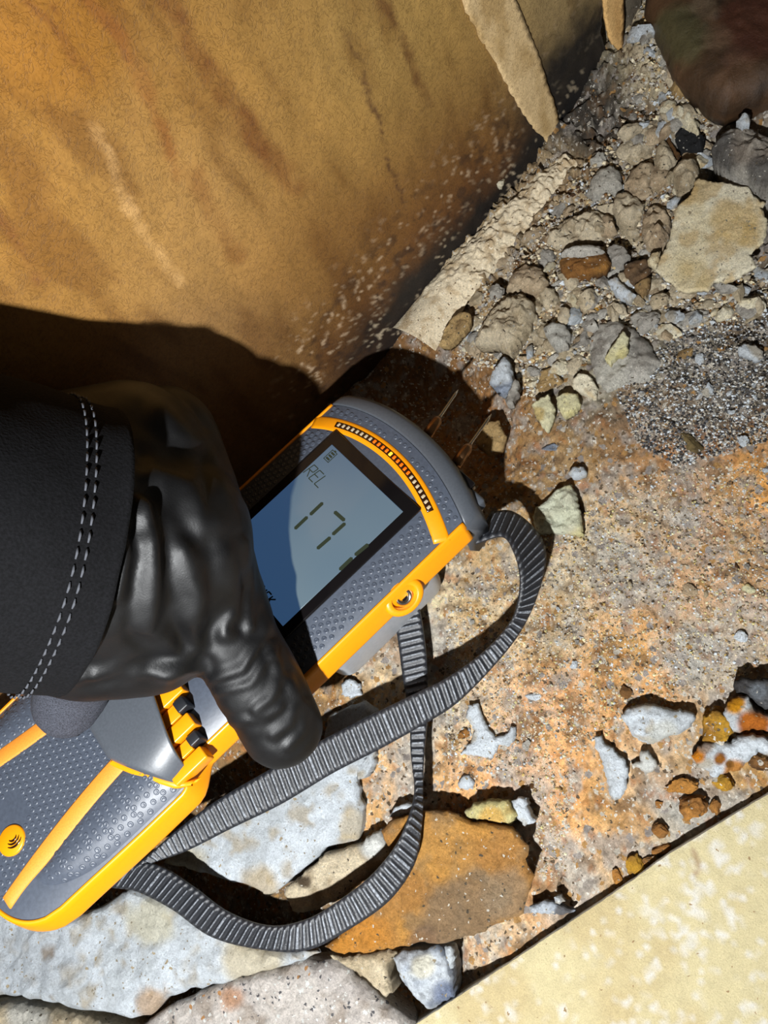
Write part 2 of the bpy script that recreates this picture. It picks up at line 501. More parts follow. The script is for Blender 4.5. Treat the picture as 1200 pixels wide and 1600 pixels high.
PAL = {
    'white': ((214, 221, 227), (196, 202, 206), (178, 166, 144)),
    'granite': ((206, 198, 190), (186, 178, 172), (160, 146, 132)),
    'cream': ((240, 230, 202), (230, 216, 180), (206, 180, 132)),
    'ochre': ((196, 142, 70), (178, 128, 68), (150, 122, 86)),
    'beige': ((220, 204, 174), (200, 182, 150), (166, 146, 116)),
    'grey': ((200, 195, 184), (176, 170, 160), (138, 130, 120)),
    'greyblue': ((202, 208, 214), (150, 160, 176), (104, 112, 128)),
    'dark': ((92, 92, 94), (70, 68, 68), (48, 46, 46)),
    'brown': ((134, 94, 52), (104, 72, 40), (72, 50, 30)),
    'mustard': ((196, 148, 48), (172, 124, 44), (140, 98, 44)),
    'rust': ((190, 132, 62), (164, 112, 56), (120, 90, 56)),
    'pinkish': ((206, 184, 152), (186, 162, 130), (154, 132, 106)),
    'darkwood': ((78, 56, 38), (60, 44, 30), (42, 32, 24)),
    'tan': ((196, 164, 112), (176, 144, 96), (144, 116, 78)),
    'olive': ((126, 108, 70), (104, 88, 56), (70, 58, 38)),
    'yellowwhite': ((226, 220, 180), (212, 200, 140), (196, 168, 100)),
}
def palette(P, pal, seed, scale=0.9):
    a, b, c = [lin(k) for k in PAL[pal]]
    n = fbm(P * scale + seed * 3.1, seed, 4); n2 = fbm(P * scale * 2.1 + seed, seed + 9, 3)
    col = mix(np.tile(a, (len(P), 1)), b, sstep(-0.2, 0.35, n))
    return mix(col, c, 0.8 * sstep(0.12, 0.5, n2))

def stone_slab(name, label, outline, top, thick, pal, cat='stone', mat='stone', seed=1, step=None, edge=0.3, rough=0.07, tilt=(0, 0), group=None, stain=None, dome=0.0, bottom=None, parent=None, kind=None, groove=None):
    """a stone or flake: its drawn outline stands at height top, with a rounded broken rim, uneven faces and real thickness"""
    o = np.asarray(outline, float)
    g = G(o[:, 0], o[:, 1], top)
    size = max(np.ptp(g[:, 0]), np.ptp(g[:, 1]))
    step = min(step or 9, max(0.065, size / 55))
    v, d, f = slab(g[:, :2], step, seed, jitter=0.5)
    c = v.mean(0)
    base = top + tilt[0] * (v[:, 0] - c[0]) + tilt[1] * (v[:, 1] - c[1])
    P3 = np.stack([v[:, 0], v[:, 1], np.zeros(len(v))], 1)
    e = np.clip(d / edge, 0, 1)
    gv = None
    if groove is not None:                  # split wood: ridges along the grain
        gd = G(np.array([600.0, 600 + 100 * math.cos(groove)]), np.array([800.0, 800 - 100 * math.sin(groove)]), 0.0)
        gd = (gd[1] - gd[0])[:2]; gd = gd / np.hypot(*gd)
        al, ac = v @ gd, v @ np.array([-gd[1], gd[0]])
        gv = fbm(np.stack([al * 0.5, ac * 4.0, al * 0], 1), seed + 20, 3)
    rg = 0.5 - np.abs(fbm(P3 * 1.5, seed + 4, 3))
    relief = rough * (fbm(P3 * 0.9, seed + 3, 3) * 1.2 + 0.8 * rg + 0.8 * fbm(P3 * 3.2, seed + 6, 3) + 0.45 * fbm(P3 * 7, seed + 7, 2))
    if gv is not None: relief = relief + 0.16 * gv
    zt = base - min(thick * 0.5, edge) * (1 - np.sqrt(1 - (1 - e) ** 2)) + relief * (0.3 + 0.7 * e) + dome * (1 - np.exp(-d / (size * 0.2)))
    zb = base - thick + 0.4 * relief
    if bottom is not None: zb = np.minimum(zb, bottom)
    n = len(v)
    shrink = 0.96 if thick < 0.4 else 0.88
    vb = c + (v - c) * shrink
    V = np.concatenate([np.stack([v[:, 0], v[:, 1], zt], 1), np.stack([vb[:, 0], vb[:, 1], zb], 1)])
    F = list(f) + [tuple(n + k for k in t[::-1]) for t in f]
    # a middle ring makes the broken side bulge a little
    rims = rim_edges(f)
    mid = {}
    rs = np.random.RandomState(seed + 8)
    extra = []
    for a, b in rims:
        if a not in mid:
            mid[a] = len(V) + len(extra)
            k = rs.uniform(0.35, 0.65)
            p = V[a] * (1 - k) + V[n + a] * k
            out = p[:2] - c; out = out / (np.hypot(*out) + 1e-9)
            extra.append([p[0] + out[0] * rs.uniform(-.02, .05) * min(1, thick), p[1] + out[1] * rs.uniform(-.02, .05) * min(1, thick), p[2]])
    V = np.concatenate([V, np.array(extra)])
    for a, b in rims:
        F.append((a, mid[a], mid[b], b)); F.append((mid[a], n + a, n + b, mid[b]))
    col = palette(V, pal, seed)
    if gv is not None: col[:n] = mix(col[:n], lin((186, 132, 62)), 0.6 * sstep(0.05, 0.4, gv)); col[:n] = mix(col[:n], lin((58, 38, 22)), 0.7 * sstep(0.05, 0.35, -gv))
    if stain:
        ppx, ppy = PX(V)
        for (sx, sy, sr, rgb, amt) in stain:
            dd = np.hypot(ppx - sx, ppy - sy) / sr + 0.35 * fbm(V * 1.2, seed + 12, 3)
            col = mix(col, lin(rgb), amt * sstep(1.0, 0.55, dd))
    props = {'label': label}
    if parent is None: props['category'] = cat
    if group: props['group'] = group
    if kind: props['kind'] = kind
    return place(name, V, F, M[mat], parent=parent, col=col, **props)

# unit boulders: lumps with a few flat broken faces
def ico(sub):
    bm = bmesh.new(); bmesh.ops.create_icosphere(bm, subdivisions=sub, radius=1)
    V = np.array([v.co[:] for v in bm.verts]); F = [tuple(v.index for v in f.verts) for f in bm.faces]
    bm.free(); return V, F
ICO = {k: ico(k) for k in (1, 2, 3, 4)}
def lump(seed, sub=3, cuts=7, rough=0.12):
    V, F = ICO[sub]; V = V.copy()
    rs = np.random.RandomState(seed)
    for _ in range(cuts):
        nrm = rs.normal(size=3); nrm /= np.linalg.norm(nrm)
        k = rs.uniform(0.42, 0.8)
        dd = V @ nrm
        V = V - np.maximum(dd - k, 0)[:, None] * nrm * 0.9
    V = V * (1 + rough * 1.3 * fbm(V * 1.4 + seed, seed, 3) + rough * 0.8 * fbm(V * 4.0 + seed, seed + 4, 3))[:, None]
    return V, F

def chunk(name, label, px, py, wpx, hpx, rot, pal, high=0.7, cat='stone', mat='stone', seed=1, sub=4, z=None, group=None, sink=0.28, cuts=9, rough=0.24):
    """a rounded broken piece, wpx x hpx as seen, turned rot degrees, sitting in the ground"""
    g0 = G(px, py, 0.2)
    zz = float(ground_h(g0[0], g0[1])) if z is None else z
    cpx = 1155.0 / np.linalg.norm(g0 - CAMP)
    a, b = wpx / 2 / cpx, hpx / 2 / cpx
    c = high * min(a, b)
    g = G(px, py, zz + c * 0.6)
    V, F = lump(seed, sub, cuts, rough)
    V = V * np.array([a, b, c])
    ang = math.radians(rot) - ROLL + 0           # picture angle to ground angle
    ca, sa = math.cos(ang), math.sin(ang)
    V = np.stack([V[:, 0] * ca - V[:, 1] * sa, V[:, 0] * sa + V[:, 1] * ca, V[:, 2]], 1)
    zz = float(ground_h(g[0], g[1])) if z is None else z
    lift = -V[:, 2].min() - sink * c
    V = V + np.array([g[0], g[1], zz + lift])
    props = {'label': label, 'category': cat}
    if group: props['group'] = group
    return place(name, V, F, M[mat], col=palette(V, pal, seed, 1.3), **props)

# the front board: lies at the near side, its cut edge towards the rubble
bo = [(1290, 1182), (1200, 1241), (1130, 1283), (1040, 1338), (985, 1378), (905, 1432), (800, 1502), (700, 1568), (650, 1600), (560, 1660), (700, 1900), (1500, 1900), (1500, 1182)]
board = empty('plasterboard_sheet', G(1150, 1500, -0.4), label='tan paper-faced plasterboard sheet at the bottom right corner', category='board')
TB = 0.55
gb = G(np.array([p[0] for p in bo], float), np.array([p[1] for p in bo], float), TB)
v, d, f = slab(gb[:, :2], 0.15, 4, jitter=0.06, wander=False)
P3 = np.stack([v[:, 0], v[:, 1], v[:, 0] * 0], 1)
zt = TB + 0.02 * fbm(P3 * 0.5, 8, 2) - 0.03 * sstep(0.2, 0.0, d)
bpx, bpy_ = PX(np.stack([v[:, 0], v[:, 1], zt], 1))
bc = np.tile(lin((184, 172, 134)), (len(v), 1))
bc = mix(bc, lin((176, 160, 120)), sstep(-.1, .4, fbm(P3 * 0.5, 14, 3)))
n1 = fbm(P3 * 1.5, 15, 4) + 0.25 * sstep(250, 60, np.hypot(bpx - 1080, bpy_ - 1540)) 
n1 = 0.55 * n1 + 1.1 * fbm(P3 * 5, 16, 4)
bc = mix(bc, lin((200, 198, 194)), 0.8 * sstep(0.25, 0.8, n1))
sc = seg_dist(bpx + 3 * fbm(P3 * 4, 19, 2), bpy_, [(1082, 1325), (1090, 1348), (1086, 1375)])
bc = mix(bc, lin((150, 128, 96)), 0.9 * sstep(5.0, 2.0, sc))
zt = zt - 0.03 * sstep(5.0, 2.0, sc)
n = len(v); rims = rim_edges(f)
place('paper_face', np.stack([v[:, 0], v[:, 1], zt], 1), f, M['paperboard'], parent=board, col=bc, label='tan paper face with whitish scuffs')
V = np.concatenate([np.stack([v[:, 0], v[:, 1], zt - 0.04], 1), np.stack([v[:, 0], v[:, 1], zt * 0 - 0.7], 1)])
F = list(f) + [tuple(n + k for k in t[::-1]) for t in f] + [(a, n + a, n + b, b) for a, b in rims]
place('gypsum_core', V, F, M['plaster'], parent=board, col=np.tile(lin((222, 216, 202)), (len(V), 1)))

# ------------------------------------------------------------------ the moisture meter
SC = G(482, 832, 4.3)                        # middle of its display
yaw, pit = math.radians(-2.0), math.radians(7.0)
UA = np.array([math.cos(yaw) * math.cos(pit), math.sin(yaw) * math.cos(pit), -math.sin(pit)])
SA = np.array([-math.sin(yaw), math.cos(yaw), 0.0])          # towards the wall (left side of the meter)
WA = np.cross(UA, SA)
def D(u, s, w):
    u, s, w = np.broadcast_arrays(np.asarray(u, float), np.asarray(s, float), np.asarray(w, float))
    return SC + u[..., None] * UA + s[..., None] * SA + w[..., None] * WA
def Dinv(px, py, w=0.0):
    """pixel -> (u, s) on the meter's face"""
    d = ray(px, py); q = SC + w * WA - CAMP
    t = (q @ WA) / (d @ WA)
    p = CAMP + t[..., None] * d - SC
    return p @ UA, p @ SA

UT, UH = 4.75, -3.75                          # tip, lower end of the head
UTAIL = -14.0
def hw(u):
    """half width of the body along its length: head, narrow neck, grip"""
    u = np.asarray(u, float)
    neck = sstep(UH, UH - 1.0, u) * sstep(-7.9, -6.9, u)
    return 3.25 - 0.62 * neck - 0.08 * sstep(-9, -13, u)
def tip_u(sn): return UT - 0.72 * sn * sn
def tail_u(sn): return UTAIL + 1.5 * (1 - np.sqrt(np.maximum(0, 1 - np.abs(sn) ** 4.2)))
def face_w(sn): return -0.42 * np.abs(sn) ** 3.5
def face(u, s):
    """height of the face over the flat at (u, s)"""
    return face_w(np.clip(np.asarray(s) / hw(u), -1, 1))

M['grip_rubber'] = plain('slate_rubber', (64, 70, 81), 0.42, grain=0.12, gscale=9, bumpd=0.004, spec=0.45)
M['cap_plastic'] = plain('slate_plastic', (70, 74, 80), 0.40, grain=0.08, gscale=14, bumpd=0.003)
M['orange'] = plain('orange_plastic', (222, 138, 5), 0.36, grain=0.03, gscale=12)
M['orange_rubber'] = plain('orange_soft_rubber', (212, 132, 40), 0.65, grain=0.1, gscale=22, bumpd=0.008)
M['shell_grey'] = plain('pale_grey_plastic', (150, 152, 155), 0.35, grain=0.08, gscale=8)
M['bezel'] = plain('black_gloss', (14, 12, 13), 0.12, grain=0.02, spec=0.5)
M['slot'] = plain('led_window', (38, 18, 6), 0.2, grain=0.2, gscale=10)
M['led_off'] = plain('led_unlit', (176, 160, 132), 0.3, grain=0.1)
M['led_warm'] = plain('led_glow', (220, 96, 10), 0.3, emit=((255, 90, 5), 0.5))
M['led_on'] = plain('led_lit', (255, 190, 60), 0.3, emit=((255, 130, 12), 9.0))
M['segment'] = plain('lcd_segment', (34, 42, 30), 0.4)
M['steel'] = plain('bright_steel', (205, 200, 190), 0.22, metal=1.0, grain=0.05)
M['brass'] = plain('tarnished_pin', (150, 112, 78), 0.3, metal=1.0, grain=0.15)
M['black_plastic'] = plain('black_plastic', (26, 28, 32), 0.45, grain=0.1)

def lcd_mat():
    mt, nt, b = new_mat('lcd_glass')
    v = coords(nt)
    n = N(nt, 'ShaderNodeTexNoise', Scale=0.25, Detail=1.0); nt.links.new(v, n.inputs['Vector'])
    c = ramp(nt, n.outputs['Fac'], [(0.3, tuple(lin((68, 76, 72)))), (0.7, tuple(lin((80, 86, 78))))])
    nt.links.new(c, b.inputs['Base Color'])
    b.inputs['Roughness'].default_value = 0.16
    b.inputs['Emission Color'].default_value = (*lin((66, 104, 150)), 1)
    b.inputs['Emission Strength'].default_value = 0.46       # the backlight
    return mt
M['lcd'] = lcd_mat()

meter = empty('moisture_meter', D(0, 0, -3.9), label='orange and slate-grey handheld moisture meter showing 17 on its display', category='meter')

# face shell
ns, nu_ = 61, 150
sn = np.linspace(-1, 1, ns); a = np.linspace(0, 1, nu_)
A_, S_ = np.meshgrid(a, sn, indexing='ij')
Uu = tail_u(S_) + (tip_u(S_) - 0.42 - tail_u(S_)) * A_
face_top = D(Uu, S_ * hw(Uu), face_w(S_))
place('face_shell', face_top.reshape(-1, 3), grid_faces(nu_, ns), M['grip_rubber'], parent=meter)

# perimeter of the face, from the right tip corner round the tail to the left one
def perimeter():
    pts = []
    for u in np.linspace(tip_u(1.0) - 0.42, tail_u(1.0) + 0.02, 110): pts.append((u, -float(hw(u)), -1.0))
    for k in np.linspace(-1, 1, 50)[1:-1]:
        kk = math.copysign(abs(k) ** 0.6, k)
        u = float(tail_u(kk)); pts.append((u, kk * float(hw(u)), kk))
    for u in np.linspace(tail_u(1.0) + 0.02, tip_u(1.0) - 0.42, 110): pts.append((u, float(hw(u)), 1.0))
    return np.array(pts)
per = perimeter()
tan = np.gradient(per[:, :2], axis=0); tan /= np.linalg.norm(tan, axis=1)[:, None] + 1e-9
out = np.stack([tan[:, 1], -tan[:, 0]], 1)
if (out[10] @ np.array([0, -1])) < 0: out = -out
fw = face_w(per[:, 2])
def sweep(prof, sel=slice(None), close=True):
    """profile [(outward, w below the rim)] along the perimeter"""
    p, o, f0 = per[sel], out[sel], fw[sel]
    rows = [D(p[:, 0] + o[:, 0] * a, p[:, 1] + o[:, 1] * a, f0 + b) for a, b in prof]
    V = np.stack(rows, 1)
    n, m_ = V.shape[:2]
    return V.reshape(-1, 3), grid_faces(n, m_, close)
rail_prof = [(-0.05, -0.02), (-0.05, 0.035), (-0.02, 0.06), (0.03, 0.055), (0.07, 0.02), (0.14, -0.14), (0.24, -0.42), (0.315, -0.66), (0.32, -0.72), (0.29, -0.76), (0.0, -0.80), (-0.25, -0.7), (-0.25, -0.1)]
nn = len(rail_prof)
for sel, nm, mt_ in ((np.where(per[:, 2] <= -0.52)[0], 'side_rail', 'orange'), (np.where(per[:, 2] >= 0.52)[0], 'side_rail', 'orange'), (np.where(np.abs(per[:, 2]) <= 0.56)[0], 'tail_lip', 'cap_plastic')):
    V, F = sweep(rail_prof, sel)
    F = F + [tuple(range(nn)), tuple(range(len(V) - nn, len(V)))]
    place(nm, V, F, M[mt_], parent=meter, label='glossy orange rail along the edge of the body' if nm == 'side_rail' else 'grey lip across the tail end')
# body underneath
V, F = sweep([(-0.1, -0.70), (0.02, -0.80), (0.02, -1.05), (-0.25, -1.7), (-0.7, -2.0)], close=False)
nn = 5; base = len(V); cl = [(base - nn * (i + 1)) for i in range(0)]
n_p = len(per)
F = F + [(i * nn + 4, (i + 1) * nn + 4, (n_p - 2 - i) * nn + 4, (n_p - 1 - i) * nn + 4) for i in range(n_p // 2 - 1)]
F = F + [tuple(range(nn)) + tuple((n_p - 1) * nn + k for k in range(nn))[::-1]]
place('back_shell', V, F, M['cap_plastic'], parent=meter)

def rbox(u0, u1, s0, s1, w0, w1, r=0.15, seg=4, taper=0.0):
    """rounded box in the meter's frame"""
    bm = bmesh.new(); bmesh.ops.create_cube(bm, size=1)
    for vtx in bm.verts:
        k = 1 - taper * (0.5 - vtx.co.z)
        vtx.co = Vector(((u0 + u1) / 2 + vtx.co.x * (u1 - u0) * k, (s0 + s1) / 2 + vtx.co.y * (s1 - s0) * k, (w0 + w1) / 2 + vtx.co.z * (w1 - w0)))
    bmesh.ops.bevel(bm, geom=bm.edges[:], offset=r, segments=seg, profile=0.5, affect='EDGES', clamp_overlap=True)
    V = np.array([v.co[:] for v in bm.verts]); F = [tuple(v.index for v in f.verts) for f in bm.faces]
    bm.free()
    return V, F
def part(name, VF, mat, parent=None, smooth=True, **kw):
    V, F = VF
    return place(name, D(V[:, 0], V[:, 1], V[:, 2]), F, M[mat], parent=parent or meter, smooth=smooth, **kw)
part('battery_housing', rbox(-2.6, 2.3, -3.35, 3.35, -3.9, -0.9, 0.55, 6, 0.03), 'shell_grey', label='rounded pale grey housing on the back')

# end cap across the tip
rows = []
cap_prof = [(-0.40, -0.02, 0), (-0.40, 0.03, 0), (-0.34, 0.05, 0), (0.02, 0.0, 0), (0.20, -0.16, 0), (0.30, -0.6, 0), (0.28, -1.1, 0), (0.05, -1.7, 0), (-0.3, -1.9, 0), (-0.6, -1.2, 0)]
ks = np.linspace(-1.05, 1.05, 60)
for k in ks:
    kk = np.clip(k, -1, 1); s = k * 3.25
    rows.append([D(tip_u(k) + a_, s * (1.035 if b_ < -0.3 else 1.0), face_w(kk) + b_ + (-0.22 * max(0, abs(k) - 1) / 0.05)) for a_, b_, _ in cap_prof])
V = np.array(rows).reshape(-1, 3); nn = len(cap_prof)
F = grid_faces(len(ks), nn, True) + [tuple(range(nn)), tuple(range(len(V) - nn, len(V)))]
place('end_cap', V, F, M['cap_plastic'], parent=meter, label='smooth grey curved cap across the pin end')
# dark latch and grey lip on the right of the cap
part('cap_slot', rbox(4.55, 4.86, -2.5, -0.9, -0.95, -0.55, 0.06, 3), 'bezel')
part('cap_latch', rbox(4.25, 4.72, -3.05, -2.2, -1.35, -0.75, 0.12, 4), 'cap_plastic')

# the orange arch over the display
def arch_u(s): return 3.62 - 0.085 * s * s
def ribbon(fu, s0, s1, wd, lift, thick=0.06, n=60, wd_end=None, bev=0.05):
    prof = [(-1, -thick), (-1, 0.0), (-0.86, bev * 0.6), (-0.6, bev), (0.6, bev), (0.86, bev * 0.6), (1, 0.0), (1, -thick)]
    V = []
    for s in np.linspace(s0, s1, n):
        du = (fu(s + .01) - fu(s - .01)) / .02
        tn = np.array([du, 1.0]); tn /= np.linalg.norm(tn); nr = np.array([tn[1], -tn[0]])
        for a_, b_ in prof:
            u = fu(s) + nr[0] * a_ * wd; ss = s + nr[1] * a_ * wd
            V.append(D(u, ss, float(face(u, ss)) + lift + b_))
    nn = len(prof)
    F = grid_faces(n, nn, True) + [tuple(range(nn)), tuple(range(len(V) - nn, len(V)))]
    return np.array(V), F
V, F = ribbon(arch_u, -3.22, 3.22, 0.26, 0.0)
place('arch_trim', V, F, M['orange'], parent=meter, label='orange arch above the display')
V, F = ribbon(arch_u, -2.35, 2.35, 0.125, 0.035, bev=0.03)
bar = place('light_bar', V, F, M['slot'], parent=meter, label='dark curved window with a row of indicator lights')
nl = 25
for k in range(nl):
    s = 2.22 - 4.44 * k / (nl - 1)
    u = float(arch_u(s))
    mt = 'led_off'
    if k == 12: mt = 'led_on'
    elif 8 <= k <= 17: mt = 'led_warm'
    Vb, Fb = rbox(u - 0.07, u + 0.07, s - 0.05, s + 0.05, float(face(u, s)) + 0.03, float(face(u, s)) + 0.078, 0.02, 2)
    o = place('indicator_light', D(Vb[:, 0], Vb[:, 1], Vb[:, 2]), Fb, M[mt], parent=bar)
    if k == 12: o['label'] = 'the one light glowing orange'

# display
part('display_bezel', rbox(-2.95, 3.0, -2.12, 2.12, -0.08, 0.05, 0.05, 3), 'bezel', label='black glossy frame of the display')
disp = part('display', rbox(-2.5, 2.55, -1.78, 1.78, 0.0, 0.066, 0.02, 2), 'lcd', label='blue backlit display reading REL 17')
def bar_seg(p, q, wd, name, ends=True):
    """a lozenge bar on the display between two (right, up) points"""
    p, q = np.array(p, float), np.array(q, float)
    t = (q - p) / np.linalg.norm(q - p); nrm = np.array([-t[1], t[0]])
    e = wd * 0.7
    o2 = [p, p + t * e + nrm * wd, q - t * e + nrm * wd, q, q - t * e - nrm * wd, p + t * e - nrm * wd]
    V = [D(y, -x, 0.070) for x, y in o2] + [D(y, -x, 0.060) for x, y in o2]
    F = [tuple(range(6)), tuple(range(11, 5, -1))] + [(i, (i + 1) % 6, 6 + (i + 1) % 6, 6 + i) for i in range(6)]
    return place(name, np.array(V), F, M['segment'], parent=disp, smooth=False)
def P_(px, py):
    u, s = Dinv(np.float64(px), np.float64(py), 0.066)
    return (-float(s), float(u))
for a_, b_ in (((505, 785), (484, 805)), ((481, 807), (460, 827)), ((522, 799), (539, 814)), ((540, 817), (519, 836)), ((517, 839), (495, 858)),
               ((576, 850), (554, 868)), ((551, 871), (530, 891))):
    bar_seg(P_(*a_), P_(*b_), 0.062, 'digit_segment')
def glyph(ch, x, y, h, wd=0.016, it=0.16, name='display_letter'):
    L = {'R': [((0, 0), (0, 1)), ((0, 1), (.5, 1)), ((.5, 1), (.5, .55)), ((.5, .52), (0, .52)), ((.15, .5), (.5, 0))],
         'E': [((0, 0), (0, 1)), ((0, 1), (.5, 1)), ((0, .52), (.45, .52)), ((0, 0), (.5, 0))],
         'L': [((0, 0), (0, 1)), ((0, 0), (.5, 0))],
         'I': [((.2, 0), (.2, 1))],
         'S': [((.5, 1), (0, 1)), ((0, 1), (0, .52)), ((0, .52), (.5, .52)), ((.5, .52), (.5, 0)), ((.5, 0), (0, 0))],
         'K': [((0, 0), (0, 1)), ((0, .45), (.5, 1)), ((.1, .55), (.5, 0))]}[ch]
    Vs, Fs = [], []
    for (ax, ay), (bx, by) in L:
        p = np.array([x + (ax + it * ay) * h, y + ay * h]); q = np.array([x + (bx + it * by) * h, y + by * h])
        t = (q - p) / np.linalg.norm(q - p); nr = np.array([-t[1], t[0]]) * wd
        q4 = [p + nr, q + nr, q - nr, p - nr]
        b = len(Vs)
        Vs += [D(yy, -xx, 0.070) for xx, yy in q4] + [D(yy, -xx, 0.06) for xx, yy in q4]
        Fs += [(b, b + 1, b + 2, b + 3), (b + 7, b + 6, b + 5, b + 4)] + [(b + i, b + (i + 1) % 4, b + 4 + (i + 1) % 4, b + 4 + i) for i in range(4)]
    place(name, np.array(Vs), Fs, M['segment'], parent=disp, smooth=False)
x0, y0 = P_(473, 738)
for i, ch in enumerate('REL'): glyph(ch, x0 + 0.02 + 0.30 * i, y0 + 0.0, 0.44)
x0, y0 = P_(397, 921)
for i, ch in enumerate('RISK'): glyph(ch, x0 + (0.0, .22, .36, .58)[i], y0, 0.30, 0.024)
# battery symbol
x0, y0 = P_(505, 716)
Vs, Fs = [], []
def quad(ax, ay, bx, by):
    b = len(Vs)
    q4 = [(ax, ay), (bx, ay), (bx, by), (ax, by)]
    Vs.extend([D(y, -x, 0.070) for x, y in q4] + [D(y, -x, 0.06) for x, y in q4])
    Fs.extend([(b, b + 1, b + 2, b + 3), (b + 7, b + 6, b + 5, b + 4)] + [(b + i, b + (i + 1) % 4, b + 4 + (i + 1) % 4, b + 4 + i) for i in range(4)])
for r in ((0, 0, .26, .025), (0, .4, .26, .425), (0, 0, .025, .42), (.235, 0, .26, .42), (.09, .42, .17, .46)): quad(x0 + r[0], y0 + r[1], x0 + r[2], y0 + r[3])
for k in range(3): quad(x0 + .05, y0 + .06 + .115 * k, x0 + .21, y0 + .13 + .115 * k)
place('battery_symbol', np.array(Vs), Fs, M['segment'], parent=disp, smooth=False)

# raised rings of the grip texture, far too many to pick apart
def stripe_s(u):                                      # the curved orange inlays of the grip
    t = (np.asarray(u, float) - (-8.0)) / (-12.6 + 8.0)
    return 0.98 + 0.62 * np.clip(t, 0, 2) ** 1.6 * (np.asarray(u) < -8.0)
Vs, Fs = [], []
ring = [(math.cos(2 * math.pi * k / 9), math.sin(2 * math.pi * k / 9)) for k in range(9)]
row = 0
u = UTAIL + 0.35
while u < UT - 0.6:
    s = -3.2 + (0.115 if row % 2 else 0)
    while s < 3.2:
        snn = abs(s) / float(hw(u))
        ok = snn < 0.94 and u < float(tip_u(s / 3.25)) - 0.58 and u > float(tail_u(min(snn, 1))) + 0.25
        if -3.1 < u < 3.15 and abs(s) < 2.24: ok = False
        if abs(u - float(arch_u(s))) < 0.36: ok = False
        if -6.9 < u < -4.2: ok = False
        if u < -7 and 0.0 < (abs(s) - float(stripe_s(u))) < 0.62: ok = False
        if u < -8 and abs(s) > float(stripe_s(u)) + 0.5: ok = False
        if (u + 12.2) ** 2 + s * s < 0.30: ok = False
        if ok:
            w0 = float(face(u, s)); b = len(Vs)
            for rr, hh in ((0.092, -0.006), (0.066, 0.026), (0.034, 0.010)):
                for cx, cy in ring: Vs.append((u + cx * rr, s + cy * rr, w0 + hh))
            for q in range(2):
                for k in range(9): Fs.append((b + q * 9 + k, b + q * 9 + (k + 1) % 9, b + q * 9 + 9 + (k + 1) % 9, b + q * 9 + 9 + k))
            Fs.append(tuple(b + 18 + k for k in range(9)))
        s += 0.23
    u += 0.2; row += 1
Vs = np.array(Vs)
place('grip_rings', D(Vs[:, 0], Vs[:, 1], Vs[:, 2]), Fs, M['grip_rubber'], parent=meter, kind='stuff')

PANELS = []
# grip inlays: two orange stripes and the bulging panels outside them
for sg in (-1, 1):
    V = []
    us = np.linspace(-6.9, UTAIL + 0.42, 50)
    prof = [(0.0, -.05), (0.0, .02), (0.05, .05), (0.5, .05), (0.55, .02), (0.55, -.05)]
    for u in us:
        for a_, b_ in prof:
            s = sg * (float(stripe_s(u)) + a_ * (1 - 0.25 * sstep(-11.5, -13.2, u))); V.append(D(u, s, float(face(u, s)) + b_))
    nn = len(prof)
    F = grid_faces(len(us), nn, True) + [tuple(range(nn)), tuple(range(len(V) - nn, len(V)))]
    place('grip_stripe', np.array(V), F, M['orange_rubber'], parent=meter, label='soft orange stripe let into the grip')
    # bulging side panel with its own rings
    V = []; nus, nss = 40, 14
    for i, u in enumerate(np.linspace(-7.6, -12.55, nus)):
        lo = float(stripe_s(u)) + 0.52; hi = float(hw(u)) - 0.12
        k_ = i / (nus - 1)
        hi = lo + (hi - lo) * math.sqrt(max(0.0, 1 - max(0, (k_ - 0.55) / 0.45) ** 2.4))
        for t in np.linspace(0, 1, nss):
            s = sg * (lo + (hi - lo) * t)
            V.append(D(u, s, float(face(u, s)) + 0.015 + 0.16 * math.sin(math.pi * t) ** 0.8 * min(1, (1 - k_) * 6)))
    panel = place('grip_panel', np.array(V), grid_faces(nus, nss), M['grip_rubber'], parent=meter, label='bulging dimpled side panel of the grip')
    PANELS.append((sg, np.array(V).reshape(nus, nss, 3)))
# rings on the side panels
Vs, Fs = [], []
for sg, gr in PANELS:
    uu_ = -7.75; row = 0
    while uu_ > -12.3:
        i = int(round((-7.6 - uu_) / (12.55 - 7.6) * 39))
        width_ = np.linalg.norm(gr[i, -1] - gr[i, 0]); ncol = int(width_ / 0.24)
        for c_ in range(ncol):
            j = (c_ + (0.75 if row % 2 else 0.25)) / max(ncol, 1) * 13
            j0 = int(min(max(round(j), 1), 12))
            p = gr[i, j0]; tu = gr[min(i + 1, 39), j0] - gr[max(i - 1, 0), j0]; ts = gr[i, min(j0 + 1, 13)] - gr[i, j0 - 1]
            tu = tu / (np.linalg.norm(tu) + 1e-9); ts = ts / (np.linalg.norm(ts) + 1e-9); nn_ = np.cross(tu, ts); nn_ = nn_ * math.copysign(1, nn_ @ WA)
            b = len(Vs)
            for rr, hh in ((0.095, -0.004), (0.07, 0.018), (0.04, 0.004)):
                for cx, cy in ring: Vs.append(p + tu * cx * rr + ts * cy * rr + nn_ * hh)
            for q in range(2):
                for k in range(9): Fs.append((b + q * 9 + k, b + q * 9 + (k + 1) % 9, b + q * 9 + 9 + (k + 1) % 9, b + q * 9 + 9 + k))
            Fs.append(tuple(b + 18 + k for k in range(9)))
        uu_ -= 0.22; row += 1
place('panel_rings', np.array(Vs), Fs, M['grip_rubber'], parent=meter, kind='stuff')
